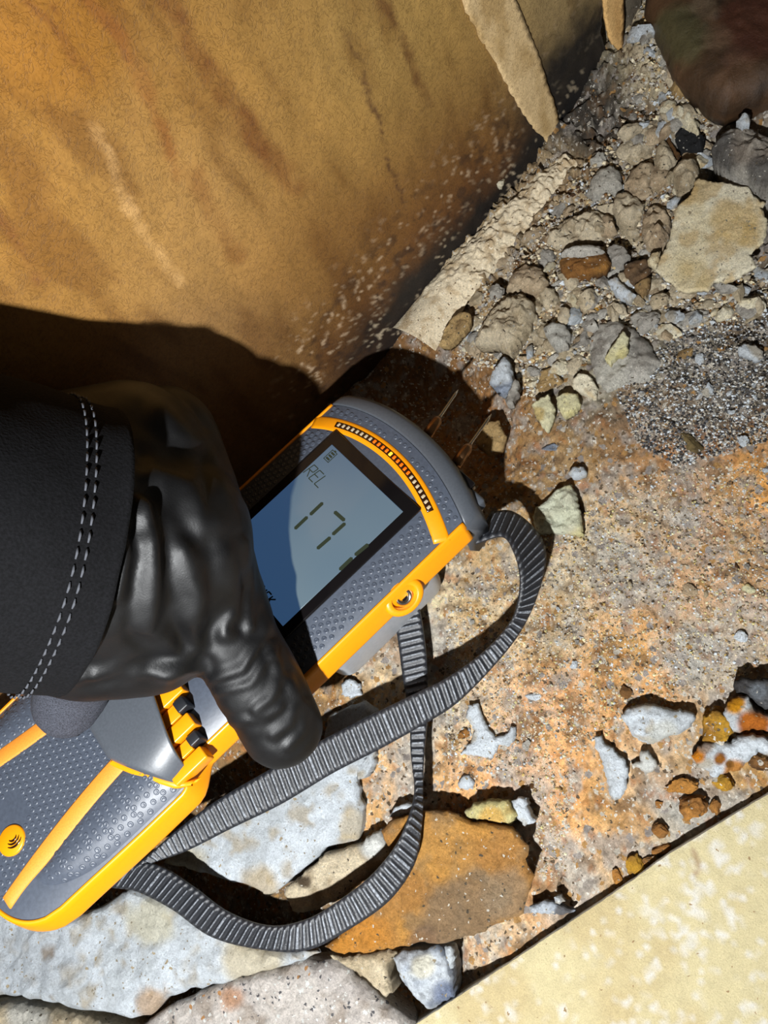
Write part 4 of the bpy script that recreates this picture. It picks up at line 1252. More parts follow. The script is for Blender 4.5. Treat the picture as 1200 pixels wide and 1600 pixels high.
S('sandstone_piece', 'large flat ochre sandstone slab crossed by the strap', [(592, 1298), (606, 1284), (645, 1269), (700, 1267), (735, 1282), (800, 1291), (816, 1308), (829, 1325), (821, 1345), (833, 1370), (824, 1400), (816, 1430), (780, 1444), (750, 1460), (700, 1474), (655, 1475), (600, 1487), (530, 1491), (505, 1481), (565, 1430), (605, 1380), (612, 1335)],
  1.15, 1.25, 'ochre', seed=59, edge=.12, rough=.09, step=.15, stain=[(720, 1430, 85, (132, 112, 88), .85), (560, 1470, 60, (204, 136, 50), .8), (690, 1330, 60, (206, 154, 82), .5), (660, 1468, 30, (120, 96, 78), .7), (790, 1400, 50, (150, 130, 104), .7)])
S('yellow_stone', 'small yellow and white stone on the far rim of the ochre slab', [(724, 1268), (738, 1256), (765, 1249), (792, 1251), (808, 1274), (796, 1290), (752, 1284), (730, 1280)], 1.0, 1.0, 'yellowwhite', seed=60, edge=.16, stain=[(770, 1278, 26, (220, 172, 84), .8)])
S('white_chip', 'white chip leaning beside the small yellow and white stone', [(797, 1252), (812, 1245), (821, 1248), (824, 1264), (836, 1284), (818, 1292), (806, 1276)], 0.85, 0.8, 'white', cat='chip', mat='plaster', seed=61, edge=.12)
S('white_chip', 'tiny white chip at the near right of the ochre slab', [(866, 1402), (876, 1398), (882, 1408), (874, 1414), (867, 1410)], 0.35, 0.4, 'white', cat='chip', mat='plaster', seed=62, edge=.06)
S('slate_shard', 'grey and white layered shard beside the near right end of the ochre slab', [(826, 1416), (850, 1408), (878, 1416), (900, 1424), (880, 1432), (846, 1430), (828, 1428)], 0.4, 0.5, 'greyblue', cat='shard', seed=63, edge=.08, stain=[(880, 1424, 16, (96, 92, 88), .8)])
S('white_chip', 'white chip touching the far left rim of the ochre slab under the strap', [(606, 1276), (614, 1262), (634, 1254), (648, 1258), (650, 1266), (625, 1276)], 0.6, 0.7, 'white', cat='chip', mat='plaster', seed=64, edge=.1)
S('white_chip', 'small white chip by the strap between meter and plaster-faced stone', [(531, 1066), (545, 1058), (560, 1068), (562, 1084), (545, 1090), (532, 1084)], 0.4, 0.5, 'white', cat='chip', mat='plaster', seed=65, edge=.1)
S('white_shard', 'narrow white shard against the right flank of the white plaster-faced stone', [(556, 1196), (584, 1170), (582, 1192), (568, 1216), (556, 1218)], 0.6, 0.8, 'white', cat='shard', mat='plaster', seed=66, edge=.1)
S('plaster_flake', 'white branching plaster flake right of the strap loop', [(732, 1101), (745, 1097), (754, 1118), (762, 1138), (774, 1152), (790, 1147), (797, 1136), (808, 1135), (806, 1156), (795, 1165), (780, 1164), (770, 1184), (742, 1180), (718, 1179), (732, 1160), (738, 1142), (728, 1122)], 0.32, 0.3, 'white', cat='plaster', mat='plaster', seed=67, edge=.1, rough=.06)
S('white_pebble', 'round white pebble below the branching plaster flake', [(714, 1220), (720, 1212), (732, 1212), (740, 1222), (736, 1233), (724, 1235), (715, 1229)], 0.4, 0.5, 'white', cat='pebble', mat='plaster', seed=68, edge=.16)
S('white_stone', 'wedge-shaped white stone with a blunt left end, lying on orange earth', [(970, 1120), (975, 1110), (988, 1103), (1012, 1099), (1040, 1104), (1084, 1110), (1089, 1120), (1078, 1136), (1050, 1150), (1018, 1164), (1000, 1160), (984, 1142)], 0.75, 0.9, 'white', mat='plaster', seed=69, edge=.3, rough=.12, stain=[(1040, 1150, 30, (206, 204, 190), .6)])
S('long_chip', 'long narrow white chip pointing down below the wedge-shaped white stone', [(928, 1152), (938, 1147), (942, 1158), (958, 1170), (976, 1188), (981, 1200), (979, 1228), (972, 1246), (962, 1252), (954, 1244), (950, 1222), (940, 1190), (930, 1168)], 0.5, 0.55, 'white', cat='chip', mat='plaster', seed=70, edge=.14)
S('grey_chip', 'small grey-white curled chip right of the long narrow white chip', [(984, 1194), (1000, 1190), (1002, 1172), (1014, 1172), (1030, 1196), (1020, 1206), (1008, 1210), (1000, 1200)], 0.4, 0.4, 'grey', cat='chip', mat='plaster', seed=71, edge=.1, stain=[(1010, 1190, 16, (222, 224, 220), .8)])
S('mottled_rock', 'white rock with rusty rims near the right edge, below the mustard lump', [(1083, 1182), (1092, 1166), (1112, 1160), (1140, 1158), (1156, 1148), (1176, 1144), (1196, 1150), (1215, 1160), (1208, 1180), (1186, 1172), (1170, 1190), (1156, 1204), (1134, 1210), (1118, 1218), (1108, 1208), (1090, 1200)], 0.8, 1.0, 'white', mat='plaster', seed=72, edge=.22, rough=.14,
  stain=[(1088, 1178, 18, (204, 124, 14), 1), (1150, 1206, 22, (190, 122, 22), .95), (1125, 1186, 11, (150, 92, 24), 1), (1140, 1194, 8, (130, 84, 26), 1), (1100, 1165, 16, (140, 118, 98), .9)])
S('mottled_rock', 'white rock with a yellow-stained crown at the right edge, above the mustard lump', [(1130, 1116), (1140, 1096), (1156, 1085), (1170, 1086), (1180, 1106), (1196, 1114), (1215, 1118), (1215, 1146), (1180, 1138), (1156, 1146), (1142, 1140)], 0.85, 1.1, 'white', mat='plaster', seed=73, edge=.2, rough=.12,
  stain=[(1148, 1098, 18, (214, 146, 20), 1), (1178, 1134, 28, (176, 98, 24), 1)])
chunk('mustard_lump', 'round mustard-yellow lump between the two white rocks at the right edge', 1116, 1138, 56, 52, 20, 'mustard', high=.9, seed=74, mat='earth', sub=4, cuts=7, rough=.32)
S('dark_rock', 'dark slate-grey rock at the right edge above the yellow-stained white rock', [(1146, 1066), (1160, 1058), (1190, 1060), (1230, 1056), (1230, 1108), (1198, 1106), (1184, 1094), (1170, 1084), (1152, 1078)], 1.0, 1.3, 'dark', seed=75, edge=.2, rough=.2, stain=[(1185, 1080, 20, (120, 126, 132), .8)])
chunk('brown_lump', 'cracked brown and orange lump above the edge of the plasterboard', 1081, 1254, 42, 36, 10, 'rust', high=.9, seed=76, sub=4, cuts=9, rough=.34)
chunk('orange_lump', 'bright orange flat lump left of the cracked brown lump', 1062, 1230, 44, 26, 15, 'rust', high=.4, seed=77, cuts=8, rough=.36)
chunk('red_pebble', 'small reddish pebble right of the cracked brown lump', 1118, 1259, 19, 22, 0, 'rust', high=.8, seed=78, cat='pebble')
chunk('orange_crumb', 'small orange crumb left of the cracked brown lump, on grey earth', 1030, 1257, 14, 11, 30, 'rust', high=.6, seed=79, cat='crumb')
chunk('orange_crumb', 'jagged orange crumb halfway between brown lump and plasterboard edge', 1031, 1300, 22, 24, 50, 'rust', high=.7, seed=80, cat='crumb')
chunk('red_crumb', 'reddish crumb touching the plasterboard edge, nearest the right', 1034, 1329, 30, 18, 35, 'rust', high=.6, seed=81, cat='crumb')
chunk('red_crumb', 'reddish crumb touching the plasterboard edge, left of another reddish crumb', 1012, 1346, 26, 14, 30, 'rust', high=.6, seed=82, cat='crumb')
chunk('ochre_stone', 'ochre square stone at the plasterboard edge beside a dark gap', 993, 1352, 28, 26, 40, 'mustard', high=.7, seed=83)
chunk('orange_crumb', 'orange crumb at the plasterboard edge below the ochre square stone', 964, 1374, 16, 26, 10, 'rust', high=.6, seed=84, cat='crumb')
chunk('brown_stone', 'brown stone in the hollow of the white rock with rusty rims', 1190, 1188, 34, 34, 20, 'brown', high=.8, seed=85, mat='earth', cuts=4)
chunk('ochre_stone', 'ochre lump under the near rim of the white rock with rusty rims', 1128, 1222, 30, 22, 10, 'mustard', high=.7, seed=86, mat='earth')
chunk('brown_pebble', 'dark brown pebble on orange earth above the wedge-shaped white stone', 977, 1081, 24, 18, 20, 'brown', high=.7, seed=87, cat='pebble')

S('paint_flake', 'large cream paint flake with jagged edges in the upper right rubble', [(1088, 281), (1101, 284), (1136, 291), (1169, 299), (1175, 312), (1196, 319), (1187, 327), (1199, 345), (1195, 377), (1173, 397), (1184, 415), (1160, 428), (1136, 435), (1115, 436), (1107, 448), (1077, 451), (1056, 444), (1037, 427), (1025, 417), (1032, 396), (1045, 369), (1056, 327), (1079, 305)],
  1.75, 0.28, 'cream', cat='flake', mat='plaster', seed=91, edge=.05, rough=.05, step=.14, tilt=(0.10, 0.0), stain=[(1150, 350, 46, (206, 172, 104), .7), (1070, 300, 24, (200, 164, 100), .7), (1080, 430, 40, (214, 192, 140), .6)])
S('paint_flake', 'small cream flake against the left corner of the large cream paint flake', [(1011, 407), (1019, 396), (1033, 391), (1030, 404), (1026, 418), (1018, 414)], 1.3, 0.3, 'cream', cat='flake', mat='plaster', seed=92, edge=.05)
S('pale_stone', 'smooth pale grey rounded stone near the mouldy foot of the wall', [(917, 292), (920, 275), (936, 258), (955, 252), (970, 262), (972, 280), (958, 290), (940, 298), (925, 301)], 1.25, 1.2, 'grey', seed=93, edge=.35, rough=.06, stain=[(945, 280, 40, (206, 200, 186), .6)])
S('beige_stone', 'brownish beige stone right of the smooth pale grey rounded stone', [(974, 282), (984, 264), (1002, 248), (1022, 250), (1024, 270), (1010, 288), (988, 293)], 1.3, 1.2, 'pinkish', seed=94, edge=.3, rough=.14)
S('grey_lump', 'rough grey-tan lump just above the large cream paint flake', [(1050, 262), (1066, 242), (1088, 244), (1094, 262), (1078, 284), (1062, 286)], 1.7, 1.4, 'beige', seed=95, edge=.3, rough=.2)
S('wood_chunk', 'split brown wood chunk with orange grain under white dust', [(875, 406), (888, 397), (920, 396), (946, 391), (954, 408), (948, 418), (922, 424), (884, 432), (876, 420)], 1.0, 0.9, 'brown', cat='wood', seed=96, edge=.12, rough=.12, groove=0.2, stain=[(905, 424, 26, (156, 106, 52), .7)])
S('dusty_stone', 'white dusty stone lying along the top of the split brown wood chunk', [(872, 398), (884, 386), (912, 379), (940, 381), (944, 390), (918, 397), (890, 398)], 1.2, 0.8, 'grey', seed=97, edge=.18, rough=.14, stain=[(905, 390, 40, (208, 202, 190), .7)])
S('wood_chip', 'dull brown wood chip left of the large cream paint flake', [(974, 412), (990, 404), (1010, 402), (1018, 418), (1008, 430), (990, 436), (976, 426)], 0.95, 0.7, 'brown', cat='wood', seed=98, edge=.12, rough=.12, groove=0.6, stain=[(994, 418, 60, (120, 100, 78), .6)])
S('white_chip', 'long white chip below the dull brown wood chip', [(948, 436), (962, 428), (976, 444), (994, 458), (986, 466), (970, 460), (958, 448)], 0.8, 0.6, 'white', cat='chip', mat='plaster', seed=99, edge=.12)
S('tan_chip', 'tan angular chip right of the long white chip', [(990, 444), (1004, 434), (1017, 430), (1014, 448), (1004, 460), (998, 454)], 0.8, 0.6, 'tan', cat='chip', seed=100, edge=.1)
S('weathered_stone', 'broad pale grey weathered stone carrying a cream flake', [(922, 520), (934, 502), (958, 492), (990, 506), (1018, 530), (1034, 560), (1016, 586), (984, 592), (950, 606), (932, 592), (920, 556)], 0.55, 0.9, 'grey', seed=101, edge=.5, rough=.12, stain=[(950, 585, 40, (204, 200, 186), .6), (1010, 540, 30, (130, 124, 116), .6)])
S('cream_flake', 'cream flake standing out of the broad pale grey weathered stone', [(945, 558), (954, 542), (966, 527), (973, 518), (983, 528), (981, 547), (973, 553), (964, 552), (954, 565)], 0.95, 0.5, 'yellowwhite', cat='flake', mat='plaster', seed=102, edge=.06, rough=.04, tilt=(.1, .2))
S('yellow_flake', 'pale yellow plaster flake right of the pins shadow', [(829, 631), (842, 620), (857, 614), (860, 626), (867, 634), (865, 654), (856, 674), (848, 666), (842, 658), (836, 646)], 0.6, 0.5, 'yellowwhite', cat='flake', mat='plaster', seed=103, edge=.1)
S('cream_chunk', 'broken cream chunk touching the pale yellow plaster flake', [(868, 618), (884, 610), (902, 612), (908, 630), (896, 642), (880, 648), (872, 636)], 0.55, 0.6, 'yellowwhite', mat='plaster', seed=104, edge=.15)
S('cream_chunk', 'crumbling cream chunk left of the broad pale grey weathered stone', [(893, 590), (904, 580), (922, 584), (934, 604), (930, 620), (910, 610), (896, 602)], 0.55, 0.6, 'cream', mat='plaster', seed=105, edge=.15, rough=.12)
S('white_rubble', 'blue-white lump at the rim of the shadow above the pins', [(764, 594), (768, 578), (782, 560), (788, 552), (798, 566), (800, 592), (796, 604), (784, 609), (772, 604)], 0.55, 0.9, 'greyblue', mat='plaster', seed=106, edge=.2, rough=.16, stain=[(782, 585, 26, (206, 212, 216), .8)])
S('pale_splinter', 'slim pale chip leaning right of the blue-white lump', [(789, 622), (796, 606), (804, 590), (811, 596), (808, 612), (799, 630), (791, 630)], 0.5, 0.7, 'grey', cat='chip', seed=107, edge=.1)
S('shaded_stone', 'flat tan stone in the shadow beside the pin tips', [(744, 668), (760, 658), (780, 654), (790, 680), (785, 700), (760, 708), (742, 692)], 0.0, 0.6, 'tan', seed=108, edge=.12)
S('crumbly_block', 'greenish-white crumbly block right of the meter tip, beside a dark slot', [(830, 812), (838, 788), (852, 776), (876, 758), (892, 752), (900, 768), (906, 800), (911, 836), (886, 830), (862, 828), (838, 832)], 0.55, 0.8, 'yellowwhite', mat='plaster', seed=109, edge=.25, rough=.2, stain=[(870, 800, 60, (206, 212, 196), .7)])
S('white_nub', 'white nub on top of the dark slot', [(888, 736), (896, 726), (912, 726), (918, 738), (908, 744), (894, 744)], 0.5, 0.5, 'white', mat='plaster', cat='pebble', seed=110, edge=.14)
S('tan_stick', 'tan splinter lying out of the pale sand beside the wall', [(684, 538), (692, 516), (704, 496), (716, 486), (734, 484), (737, 500), (724, 516), (710, 530), (700, 540)], 0.75, 0.6, 'tan', cat='splinter', seed=111, edge=.14, rough=.08)
S('rubble_lump', 'big crumbly beige lump below the pale sand at the wall', [(738, 530), (746, 504), (766, 478), (790, 458), (816, 452), (834, 468), (834, 488), (820, 512), (806, 532), (794, 546), (770, 530)], 0.95, 1.2, 'beige', seed=112, edge=.4, rough=.28)
S('rubble_lump', 'crumbly brown-beige lump beside the dark hollow above the big beige lump', [(786, 446), (798, 420), (820, 408), (846, 414), (856, 434), (846, 450), (820, 450)], 0.95, 1.0, 'pinkish', seed=113, edge=.35, rough=.26)
S('grey_white_stone', 'angular grey-white stone right of the big crumbly beige lump', [(849, 510), (862, 499), (878, 502), (892, 516), (886, 538), (868, 542), (856, 528)], 0.75, 0.8, 'grey', seed=114, edge=.2, rough=.1, stain=[(870, 520, 26, (202, 200, 190), .7)])
S('rubble_bank', 'long beige mass of mortar rubble behind the split wood chunk', [(850, 372), (862, 350), (892, 334), (924, 322), (948, 330), (956, 348), (944, 366), (912, 372), (880, 378)], 1.0, 1.0, 'beige', cat='mortar', seed=115, edge=.4, rough=.28)
S('mortar_lump', 'sandy mortar lump left of the large cream paint flake', [(1004, 330), (1020, 312), (1042, 320), (1050, 342), (1044, 372), (1026, 382), (1010, 376), (1002, 352)], 1.2, 1.1, 'pinkish', cat='mortar', seed=116, edge=.3, rough=.26)
S('mortar_lump', 'sandy mortar lump with two pale chips above the wood chip', [(960, 300), (984, 294), (1000, 306), (1006, 326), (990, 346), (968, 344), (956, 322)], 1.1, 1.0, 'beige', cat='mortar', seed=117, edge=.3, rough=.26)
S('grey_stone', 'light grey stone between split wood chunk and dull brown wood chip', [(948, 384), (958, 376), (976, 382), (984, 396), (974, 406), (956, 404)], 1.05, 0.9, 'grey', seed=118, edge=.18, rough=.12)
S('ridge_stone', 'grey-brown stone ridge at the right edge above the large cream paint flake', [(1112, 220), (1124, 200), (1150, 186), (1180, 190), (1230, 216), (1230, 300), (1196, 282), (1170, 266), (1140, 246)], 2.6, 1.6, 'grey', seed=119, edge=.5, rough=.22, stain=[(1130, 232, 40, (60, 58, 58), .8), (1180, 220, 50, (150, 136, 120), .6), (1190, 275, 36, (58, 56, 56), .8)])
S('corner_stone', 'pale stone wedged under the olive side of the stained block', [(1022, 90), (1036, 78), (1056, 78), (1066, 86), (1056, 96), (1040, 98)], 2.3, 0.9, 'grey', seed=120, edge=.15, stain=[(1044, 88, 24, (204, 198, 186), .8)])
S('mortar_lump', 'yellowish mortar lump along the edge of the stained block', [(1046, 128), (1060, 114), (1086, 112), (1106, 124), (1104, 136), (1080, 144), (1056, 144)], 2.1, 1.0, 'tan', cat='mortar', seed=121, edge=.3, rough=.22)
S('mortar_lump', 'long cream mortar lump beside the coal-black stone', [(1042, 160), (1056, 158), (1078, 172), (1094, 188), (1092, 202), (1072, 192), (1050, 178)], 1.9, 0.9, 'cream', cat='mortar', seed=122, edge=.25, rough=.2)
S('coal_stone', 'coal-black stone sunk in the pale rubble near the corner', [(1052, 196), (1066, 190), (1086, 200), (1102, 214), (1100, 230), (1082, 234), (1064, 228), (1054, 214)], 1.5, 0.8, 'dark', seed=123, edge=.25, rough=.2, stain=[(1076, 212, 60, (30, 30, 32), .9)])
S('white_chip', 'white chip on the ridge below the dark gap under the stained block', [(1152, 186), (1160, 174), (1172, 176), (1172, 190), (1160, 196)], 2.8, 0.5, 'white', cat='chip', mat='plaster', seed=124, edge=.1)
S('rubble_lump', 'pale rubble lump at the very top between plaster strip and stained block', [(1008, 50), (1012, 26), (1022, 20), (1036, 36), (1040, 60), (1036, 74), (1016, 80)], 2.0, 1.2, 'beige', seed=125, edge=.3, rough=.28)
S('pale_lump', 'pale rounded lump under the wood splinter near the corner', [(1012, 112), (1026, 104), (1040, 112), (1040, 126), (1026, 132), (1014, 126)], 1.9, 0.9, 'grey', seed=126, edge=.25, rough=.14)
S('tan_stone', 'tan stone shelf below the coal-black stone', [(1026, 226), (1036, 210), (1046, 222), (1056, 244), (1046, 256), (1030, 260), (1022, 246)], 1.5, 1.0, 'beige', seed=127, edge=.25, rough=.2)
chunk('bark_chip', 'dark brown wood chip lying on the grey gravel at the right', 1081, 693, 46, 26, -42, 'olive', high=.6, cat='wood', seed=128, cuts=9, rough=.1)
S('white_flake', 'white flake on dark gravel near the right edge', [(1152, 540), (1164, 534), (1180, 537), (1194, 546), (1193, 557), (1182, 560), (1170, 554), (1156, 550)], 0.45, 0.35, 'white', cat='flake', mat='plaster', seed=129, edge=.1)
chunk('white_pebble', 'oval white pebble in the middle of the dark gravel', 1105, 610, 16, 21, -15, 'white', high=.8, cat='pebble', mat='plaster', seed=130)
chunk('white_pebble', 'small white pebble below the oval white pebble on dark gravel', 1142, 644, 12, 9, 0, 'white', high=.8, cat='pebble', mat='plaster', seed=131)
chunk('white_pebble', 'white angular pebble where dark gravel meets tan earth', 1160, 688, 18, 19, 10, 'white', high=.8, cat='pebble', mat='plaster', seed=132)
chunk('white_pebble', 'pale triangular pebble at the upper left of the dark gravel', 1094, 560, 14, 20, 15, 'white', high=.7, cat='pebble', mat='plaster', seed=133)
chunk('orange_stone', 'orange-brown stone on the tan seam through the dark gravel', 1068, 552, 26, 20, 40, 'tan', high=.5, seed=134)
chunk('rubble_stone', 'knobbly grey stone below the large cream paint flake', 1076, 500, 62, 26, 8, 'grey', high=.7, seed=135, rough=.2, sub=4)
chunk('rubble_stone', 'roundish grey stone above the cream flake, below the tan angular chip', 1011, 491, 26, 28, 0, 'grey', high=.7, seed=136)
chunk('white_pebble', 'chalky pebble under the near point of the large cream paint flake', 1062, 456, 22, 18, 0, 'white', high=.8, cat='pebble', mat='plaster', seed=137)
chunk('ochre_crumb', 'bright ochre crumb above the pale grey weathered stone', 934, 481, 12, 14, 30, 'mustard', high=.7, cat='crumb', seed=138)
chunk('orange_stone', 'orange-stained stone left of the broad pale grey weathered stone', 857, 592, 46, 40, 30, 'tan', high=.5, seed=139, mat='earth')
chunk('grey_pebble', 'flat blue-grey pebble below the pale yellow plaster flake', 862, 697, 36, 18, 0, 'greyblue', high=.5, cat='pebble', seed=140)
chunk('grey_pebble', 'small blue-grey pebble at the mouldy end of the wall foot', 932, 242, 28, 26, 0, 'grey', high=.8, cat='pebble', seed=141)
chunk('white_pebble', 'pale crumb stuck at the foot of the stained wall', 783, 286, 15, 18, 0, 'cream', high=.8, cat='pebble', seed=142, z=0.9)
chunk('cream_chip', 'cream chip by the smooth pale grey rounded stone', 946, 308, 24, 16, 20, 'cream', high=.7, cat='chip', seed=143)
chunk('grey_pebble', 'dull purple-grey pebble on the orange earth at the right', 1076, 921, 26, 18, -20, 'pinkish', high=.5, cat='pebble', seed=144)
chunk('yellow_crumb', 'pale yellow crumb on the orange earth at the right', 1171, 921, 18, 16, 0, 'yellowwhite', high=.5, cat='crumb', seed=145)
chunk('white_pebble', 'white pebble at the right edge on pinkish earth', 1158, 992, 20, 20, 0, 'white', high=.6, cat='pebble', mat='plaster', seed=146)
chunk('white_pebble', 'flat white pebble on orange earth between strap and wedge-shaped stone', 834, 1089, 24, 12, 0, 'white', high=.5, cat='pebble', mat='plaster', seed=147)
chunk('white_pebble', 'small white pebble above the flat white pebble on orange earth', 897, 1038, 14, 12, 0, 'white', high=.6, cat='pebble', mat='plaster', seed=148)
chunk('beige_pebble', 'beige pebble right of the branching plaster flake', 822, 1165, 14, 18, 0, 'grey', high=.6, cat='pebble', seed=149)
chunk('rust_pebble', 'round rusty pebble in the notch of the branching plaster flake', 724, 1147, 22, 18, 0, 'rust', high=.5, cat='pebble', seed=150)

# ------------------------------------------------------------------ pale sand drifted along the wall foot
pa = np.array([(652, 530), (668, 508), (700, 468), (740, 424), (780, 382), (820, 342), (856, 306), (884, 282), (902, 266)], float)
gp = catmull(np.array([G(p[0], p[1], 0.25) for p in pa]), 24)
tgp = np.gradient(gp, axis=0); tgp /= np.linalg.norm(tgp, axis=1)[:, None]
latp = np.cross(tgp, [0, 0, 1.0])
kk = np.linspace(-1, 1, 33); V = []; SD = []
for i, p in enumerate(gp):
    q = i / (len(gp) - 1)
    half = 1.15 - 0.55 * q; p = p - latp[i] * 0.32
    for k in kk:
        b = p + latp[i] * k * half
        V.append([b[0], min(b[1], YW - 0.02), float(0.42 * (1 - k * k) - 0.16)])
V = np.array(V)
V[:, 2] += 0.45 * np.maximum(ground_h(V[:, 0], V[:, 1]), -0.3) + 0.05 * fbm(V * 1.1, 501, 5) + 0.28
sand_c = mix(np.tile(lin((222, 206, 176)), (len(V), 1)), lin((190, 168, 134)), sstep(0.0, .45, fbm(V * 2.5, 503, 3)))
place('sand_drift', V, grid_faces(len(gp), len(kk)), M['powder'], col=sand_c, kind='stuff', label='strip of pale sandy dust along the mouldy foot of the wall', category='sand')

# ------------------------------------------------------------------ small stones
def in_any(px, py, polys):
    return any(bool(inside(np.array([px]), np.array([py]), p)[0]) for p in polys)
R1 = np.array([(700, 540), (760, 450), (900, 300), (985, 215), (1002, 60), (1050, 100), (1110, 160), (1110, 300), (1200, 440), (1200, 490), (1040, 530), (930, 560), (830, 620), (760, 560)], float)
R2 = np.array([(960, 610), (1060, 520), (1200, 480), (1200, 690), (1060, 730), (1000, 700)], float)
R3 = np.array([(700, 930), (860, 830), (1000, 740), (1200, 720), (1200, 1050), (1060, 1090), (900, 1180), (880, 1380), (840, 1380), (830, 1230), (690, 1180)], float)
LUMPS = [lump(900 + k, 3, 8, 0.2) for k in range(12)]
MARKS = [(1110, 365, 'the large cream paint flake'), (946, 276, 'the smooth pale grey rounded stone'), (1000, 270, 'the brownish beige stone'), (914, 410, 'the split brown wood chunk'), (994, 418, 'the dull brown wood chip'),
         (976, 548, 'the cream flake on weathered stone'), (790, 500, 'the big crumbly beige lump'), (822, 430, 'the brown-beige lump by the hollow'), (870, 520, 'the angular grey-white stone'), (850, 643, 'the pale yellow plaster flake'),
         (782, 585, 'the blue-white lump'), (905, 352, 'the long mass of mortar rubble'), (1028, 346, 'the sandy mortar lump by the flake'), (980, 320, 'the mortar lump above the wood chip'), (1076, 212, 'the coal-black stone'),
         (1072, 130, 'the yellowish mortar lump'), (1068, 180, 'the long cream mortar lump'), (1022, 52, 'the rubble lump at the top'), (712, 510, 'the tan splinter by the wall'), (1076, 500, 'the knobbly grey stone'), (1168, 225, 'the stone ridge'),
         (1105, 610, 'the oval white pebble'), (1081, 693, 'the dark brown wood chip'), (1174, 547, 'the white flake on gravel'), (1160, 688, 'the white angular pebble'), (1030, 132, 'the pale rounded lump'),
         (1030, 1130, 'the wedge-shaped white stone'), (955, 1205, 'the long narrow white chip'), (764, 1145, 'the branching plaster flake'), (727, 1223, 'the round white pebble'), (875, 800, 'the greenish-white crumbly block'), (840, 880, 'the bend of the strap'),
         (1076, 921, 'the dull purple-grey pebble'), (977, 1081, 'the dark brown pebble'), (834, 1089, 'the flat white pebble'), (835, 1340, 'the ochre slab'), (1158, 992, 'the white pebble at the edge')]
WORD = {'beige': 'beige', 'grey': 'grey', 'pinkish': 'pinkish', 'white': 'white', 'tan': 'tan', 'cream': 'cream', 'dark': 'dark grey', 'rust': 'rusty', 'brown': 'brown'}
USED = set()
def scatter(poly, count, lo, hi, pals, name, group, cat, mat, seed, skew=2.0):
    rs = np.random.RandomState(seed)
    lo_, hi_ = poly.min(0), poly.max(0); done = 0; tries = 0; found = []
    while done < count and tries < count * 30:
        tries += 1
        px, py = rs.uniform(lo_, hi_)
        if not inside(np.array([px]), np.array([py]), poly)[0] or in_any(px, py, OUTL): continue
        size = lo + (hi - lo) * rs.uniform() ** skew
        g = G(px, py, 0.2)
        z = float(ground_h(g[0], g[1])); g = G(px, py, z)
        z = float(ground_h(g[0], g[1]))
        r = size / 2 / (FPX / np.linalg.norm(g - CAMP))
        V, F = LUMPS[rs.randint(12)]
        an = rs.uniform(0, 6.28); sx, sy, sz = r * rs.uniform(.8, 1.35), r * rs.uniform(.65, 1.0), r * rs.uniform(.45, .85)
        Q = V * np.array([sx, sy, sz])
        Q = np.stack([Q[:, 0] * math.cos(an) - Q[:, 1] * math.sin(an), Q[:, 0] * math.sin(an) + Q[:, 1] * math.cos(an), Q[:, 2]], 1)
        Q = Q + np.array([g[0], g[1], z + sz * 0.4])
        pal = pals[rs.randint(len(pals))]
        k = min(MARKS, key=lambda m_: math.hypot(m_[0] - px, m_[1] - py))
        dx, dy = px - k[0], py - k[1]
        way = ('right of' if dx > 0 else 'left of') if abs(dx) > abs(dy) else ('below' if dy > 0 else 'above')
        cat2 = {'gravel_pebble': 'gravel pebble'}.get(name, cat)
        how = 'minute' if size < 7 else 'tiny' if size < 13 else 'small' if size < 21 else 'medium-sized'
        lab = '%s %s %s %s %s' % (how, WORD[pal], cat2, way, k[2])
        for k2 in sorted(MARKS, key=lambda m_: math.hypot(m_[0] - px, m_[1] - py))[1:6]:
            if lab not in USED: break
            dx, dy = px - k2[0], py - k2[1]
            w2 = ('right of' if dx > 0 else 'left of') if abs(dx) > abs(dy) else ('below' if dy > 0 else 'above')
            l2 = '%s %s %s %s %s, %s %s' % (how, WORD[pal], cat2, way, k[2], w2, k2[2])
            if len(l2.split()) <= 16: lab = l2
        USED.add(lab)
        place(name, Q, F, M[mat], col=palette(Q, pal, int(rs.randint(1000)), 1.5), fix=False, smooth=False, label=lab, category=cat, group=group)
        done += 1
scatter(R1, 295, 9, 38, ['beige', 'grey', 'beige', 'beige', 'white', 'cream', 'grey', 'pinkish'], 'rubble_pebble', 'loose pebbles in the rubble along the wall', 'pebble', 'stone', 61, skew=1.3)
scatter(R2, 60, 4, 11, ['white', 'grey', 'white', 'dark'], 'gravel_pebble', 'tiny pebbles on the dark gravel', 'pebble', 'plaster', 62)
scatter(R3, 70, 4, 12, ['white', 'grey', 'tan', 'white', 'beige', 'brown'], 'earth_pebble', 'tiny pebbles on the orange earth', 'pebble', 'stone', 63)

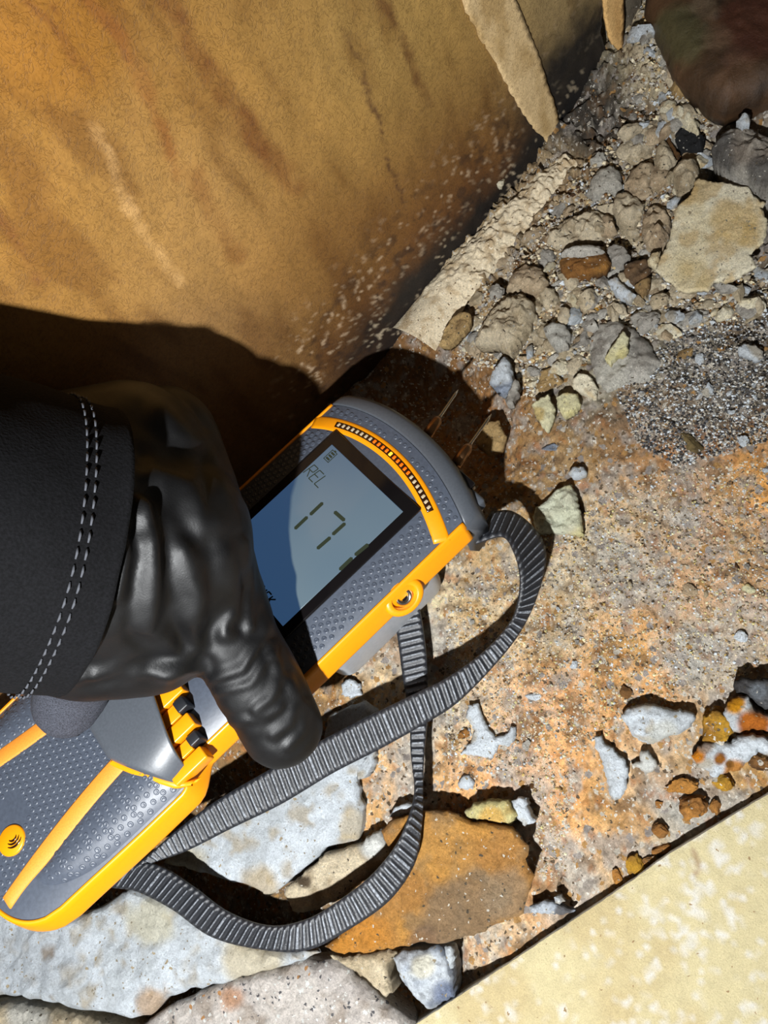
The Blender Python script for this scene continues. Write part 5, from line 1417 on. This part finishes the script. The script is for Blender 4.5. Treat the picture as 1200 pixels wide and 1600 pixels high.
# loose grit: nobody could count it
def grit(name, label, poly, count, lo, hi, pals, seed):
    rs = np.random.RandomState(seed)
    lo_, hi_ = poly.min(0), poly.max(0)
    p = rs.uniform(lo_, hi_, (count * 3, 2)); p = p[inside(p[:, 0], p[:, 1], poly)][:count]
    g = G(p[:, 0], p[:, 1], 0.0); z = ground_h(g[:, 0], g[:, 1]); g = np.stack([g[:, 0], g[:, 1], z], 1)
    n = len(g)
    base = np.array([(1, 0, 0), (-1, 0, 0), (0, 1, 0), (0, -1, 0), (0, 0, 1), (0, 0, -1)], float)
    fc = np.array([(0, 2, 4), (2, 1, 4), (1, 3, 4), (3, 0, 4), (2, 0, 5), (1, 2, 5), (3, 1, 5), (0, 3, 5)])
    r = (lo + (hi - lo) * rs.uniform(size=n) ** 2.5) / 2 / 42.0
    V = base[None] * r[:, None, None] * rs.uniform(.6, 1.3, (n, 6, 1))
    an = rs.uniform(0, 6.28, n); ca, sa = np.cos(an)[:, None], np.sin(an)[:, None]
    V = np.stack([V[..., 0] * ca - V[..., 1] * sa, V[..., 0] * sa + V[..., 1] * ca, V[..., 2] * .8], -1) + g[:, None, :] + np.array([0, 0, 1]) * (r * .3)[:, None, None]
    F = (fc[None] + 6 * np.arange(n)[:, None, None]).reshape(-1, 3)
    cols = np.array([lin(PAL[q][k]) for q in pals for k in range(3)])
    c = np.repeat(cols[rs.randint(len(cols), size=n)], 6, 0)
    place(name, V.reshape(-1, 3), F.tolist(), M['powder'], col=c, smooth=False, fix=False, kind='stuff', label=label, category='grit')
grit('rubble_grit', 'fine pale grit strewn through the rubble along the wall', R1, 14000, 2, 10, ['beige', 'grey', 'white', 'beige', 'brown', 'cream', 'grey'], 71)
grit('gravel_grit', 'fine dark and white gravel grit at the right', R2, 6000, 2, 6, ['dark', 'grey', 'dark', 'white'], 72)
grit('earth_grit', 'fine sandy grit covering the orange earth', R3, 9000, 1.5, 5, ['yellowwhite', 'beige', 'tan', 'white', 'grey', 'beige'], 73)
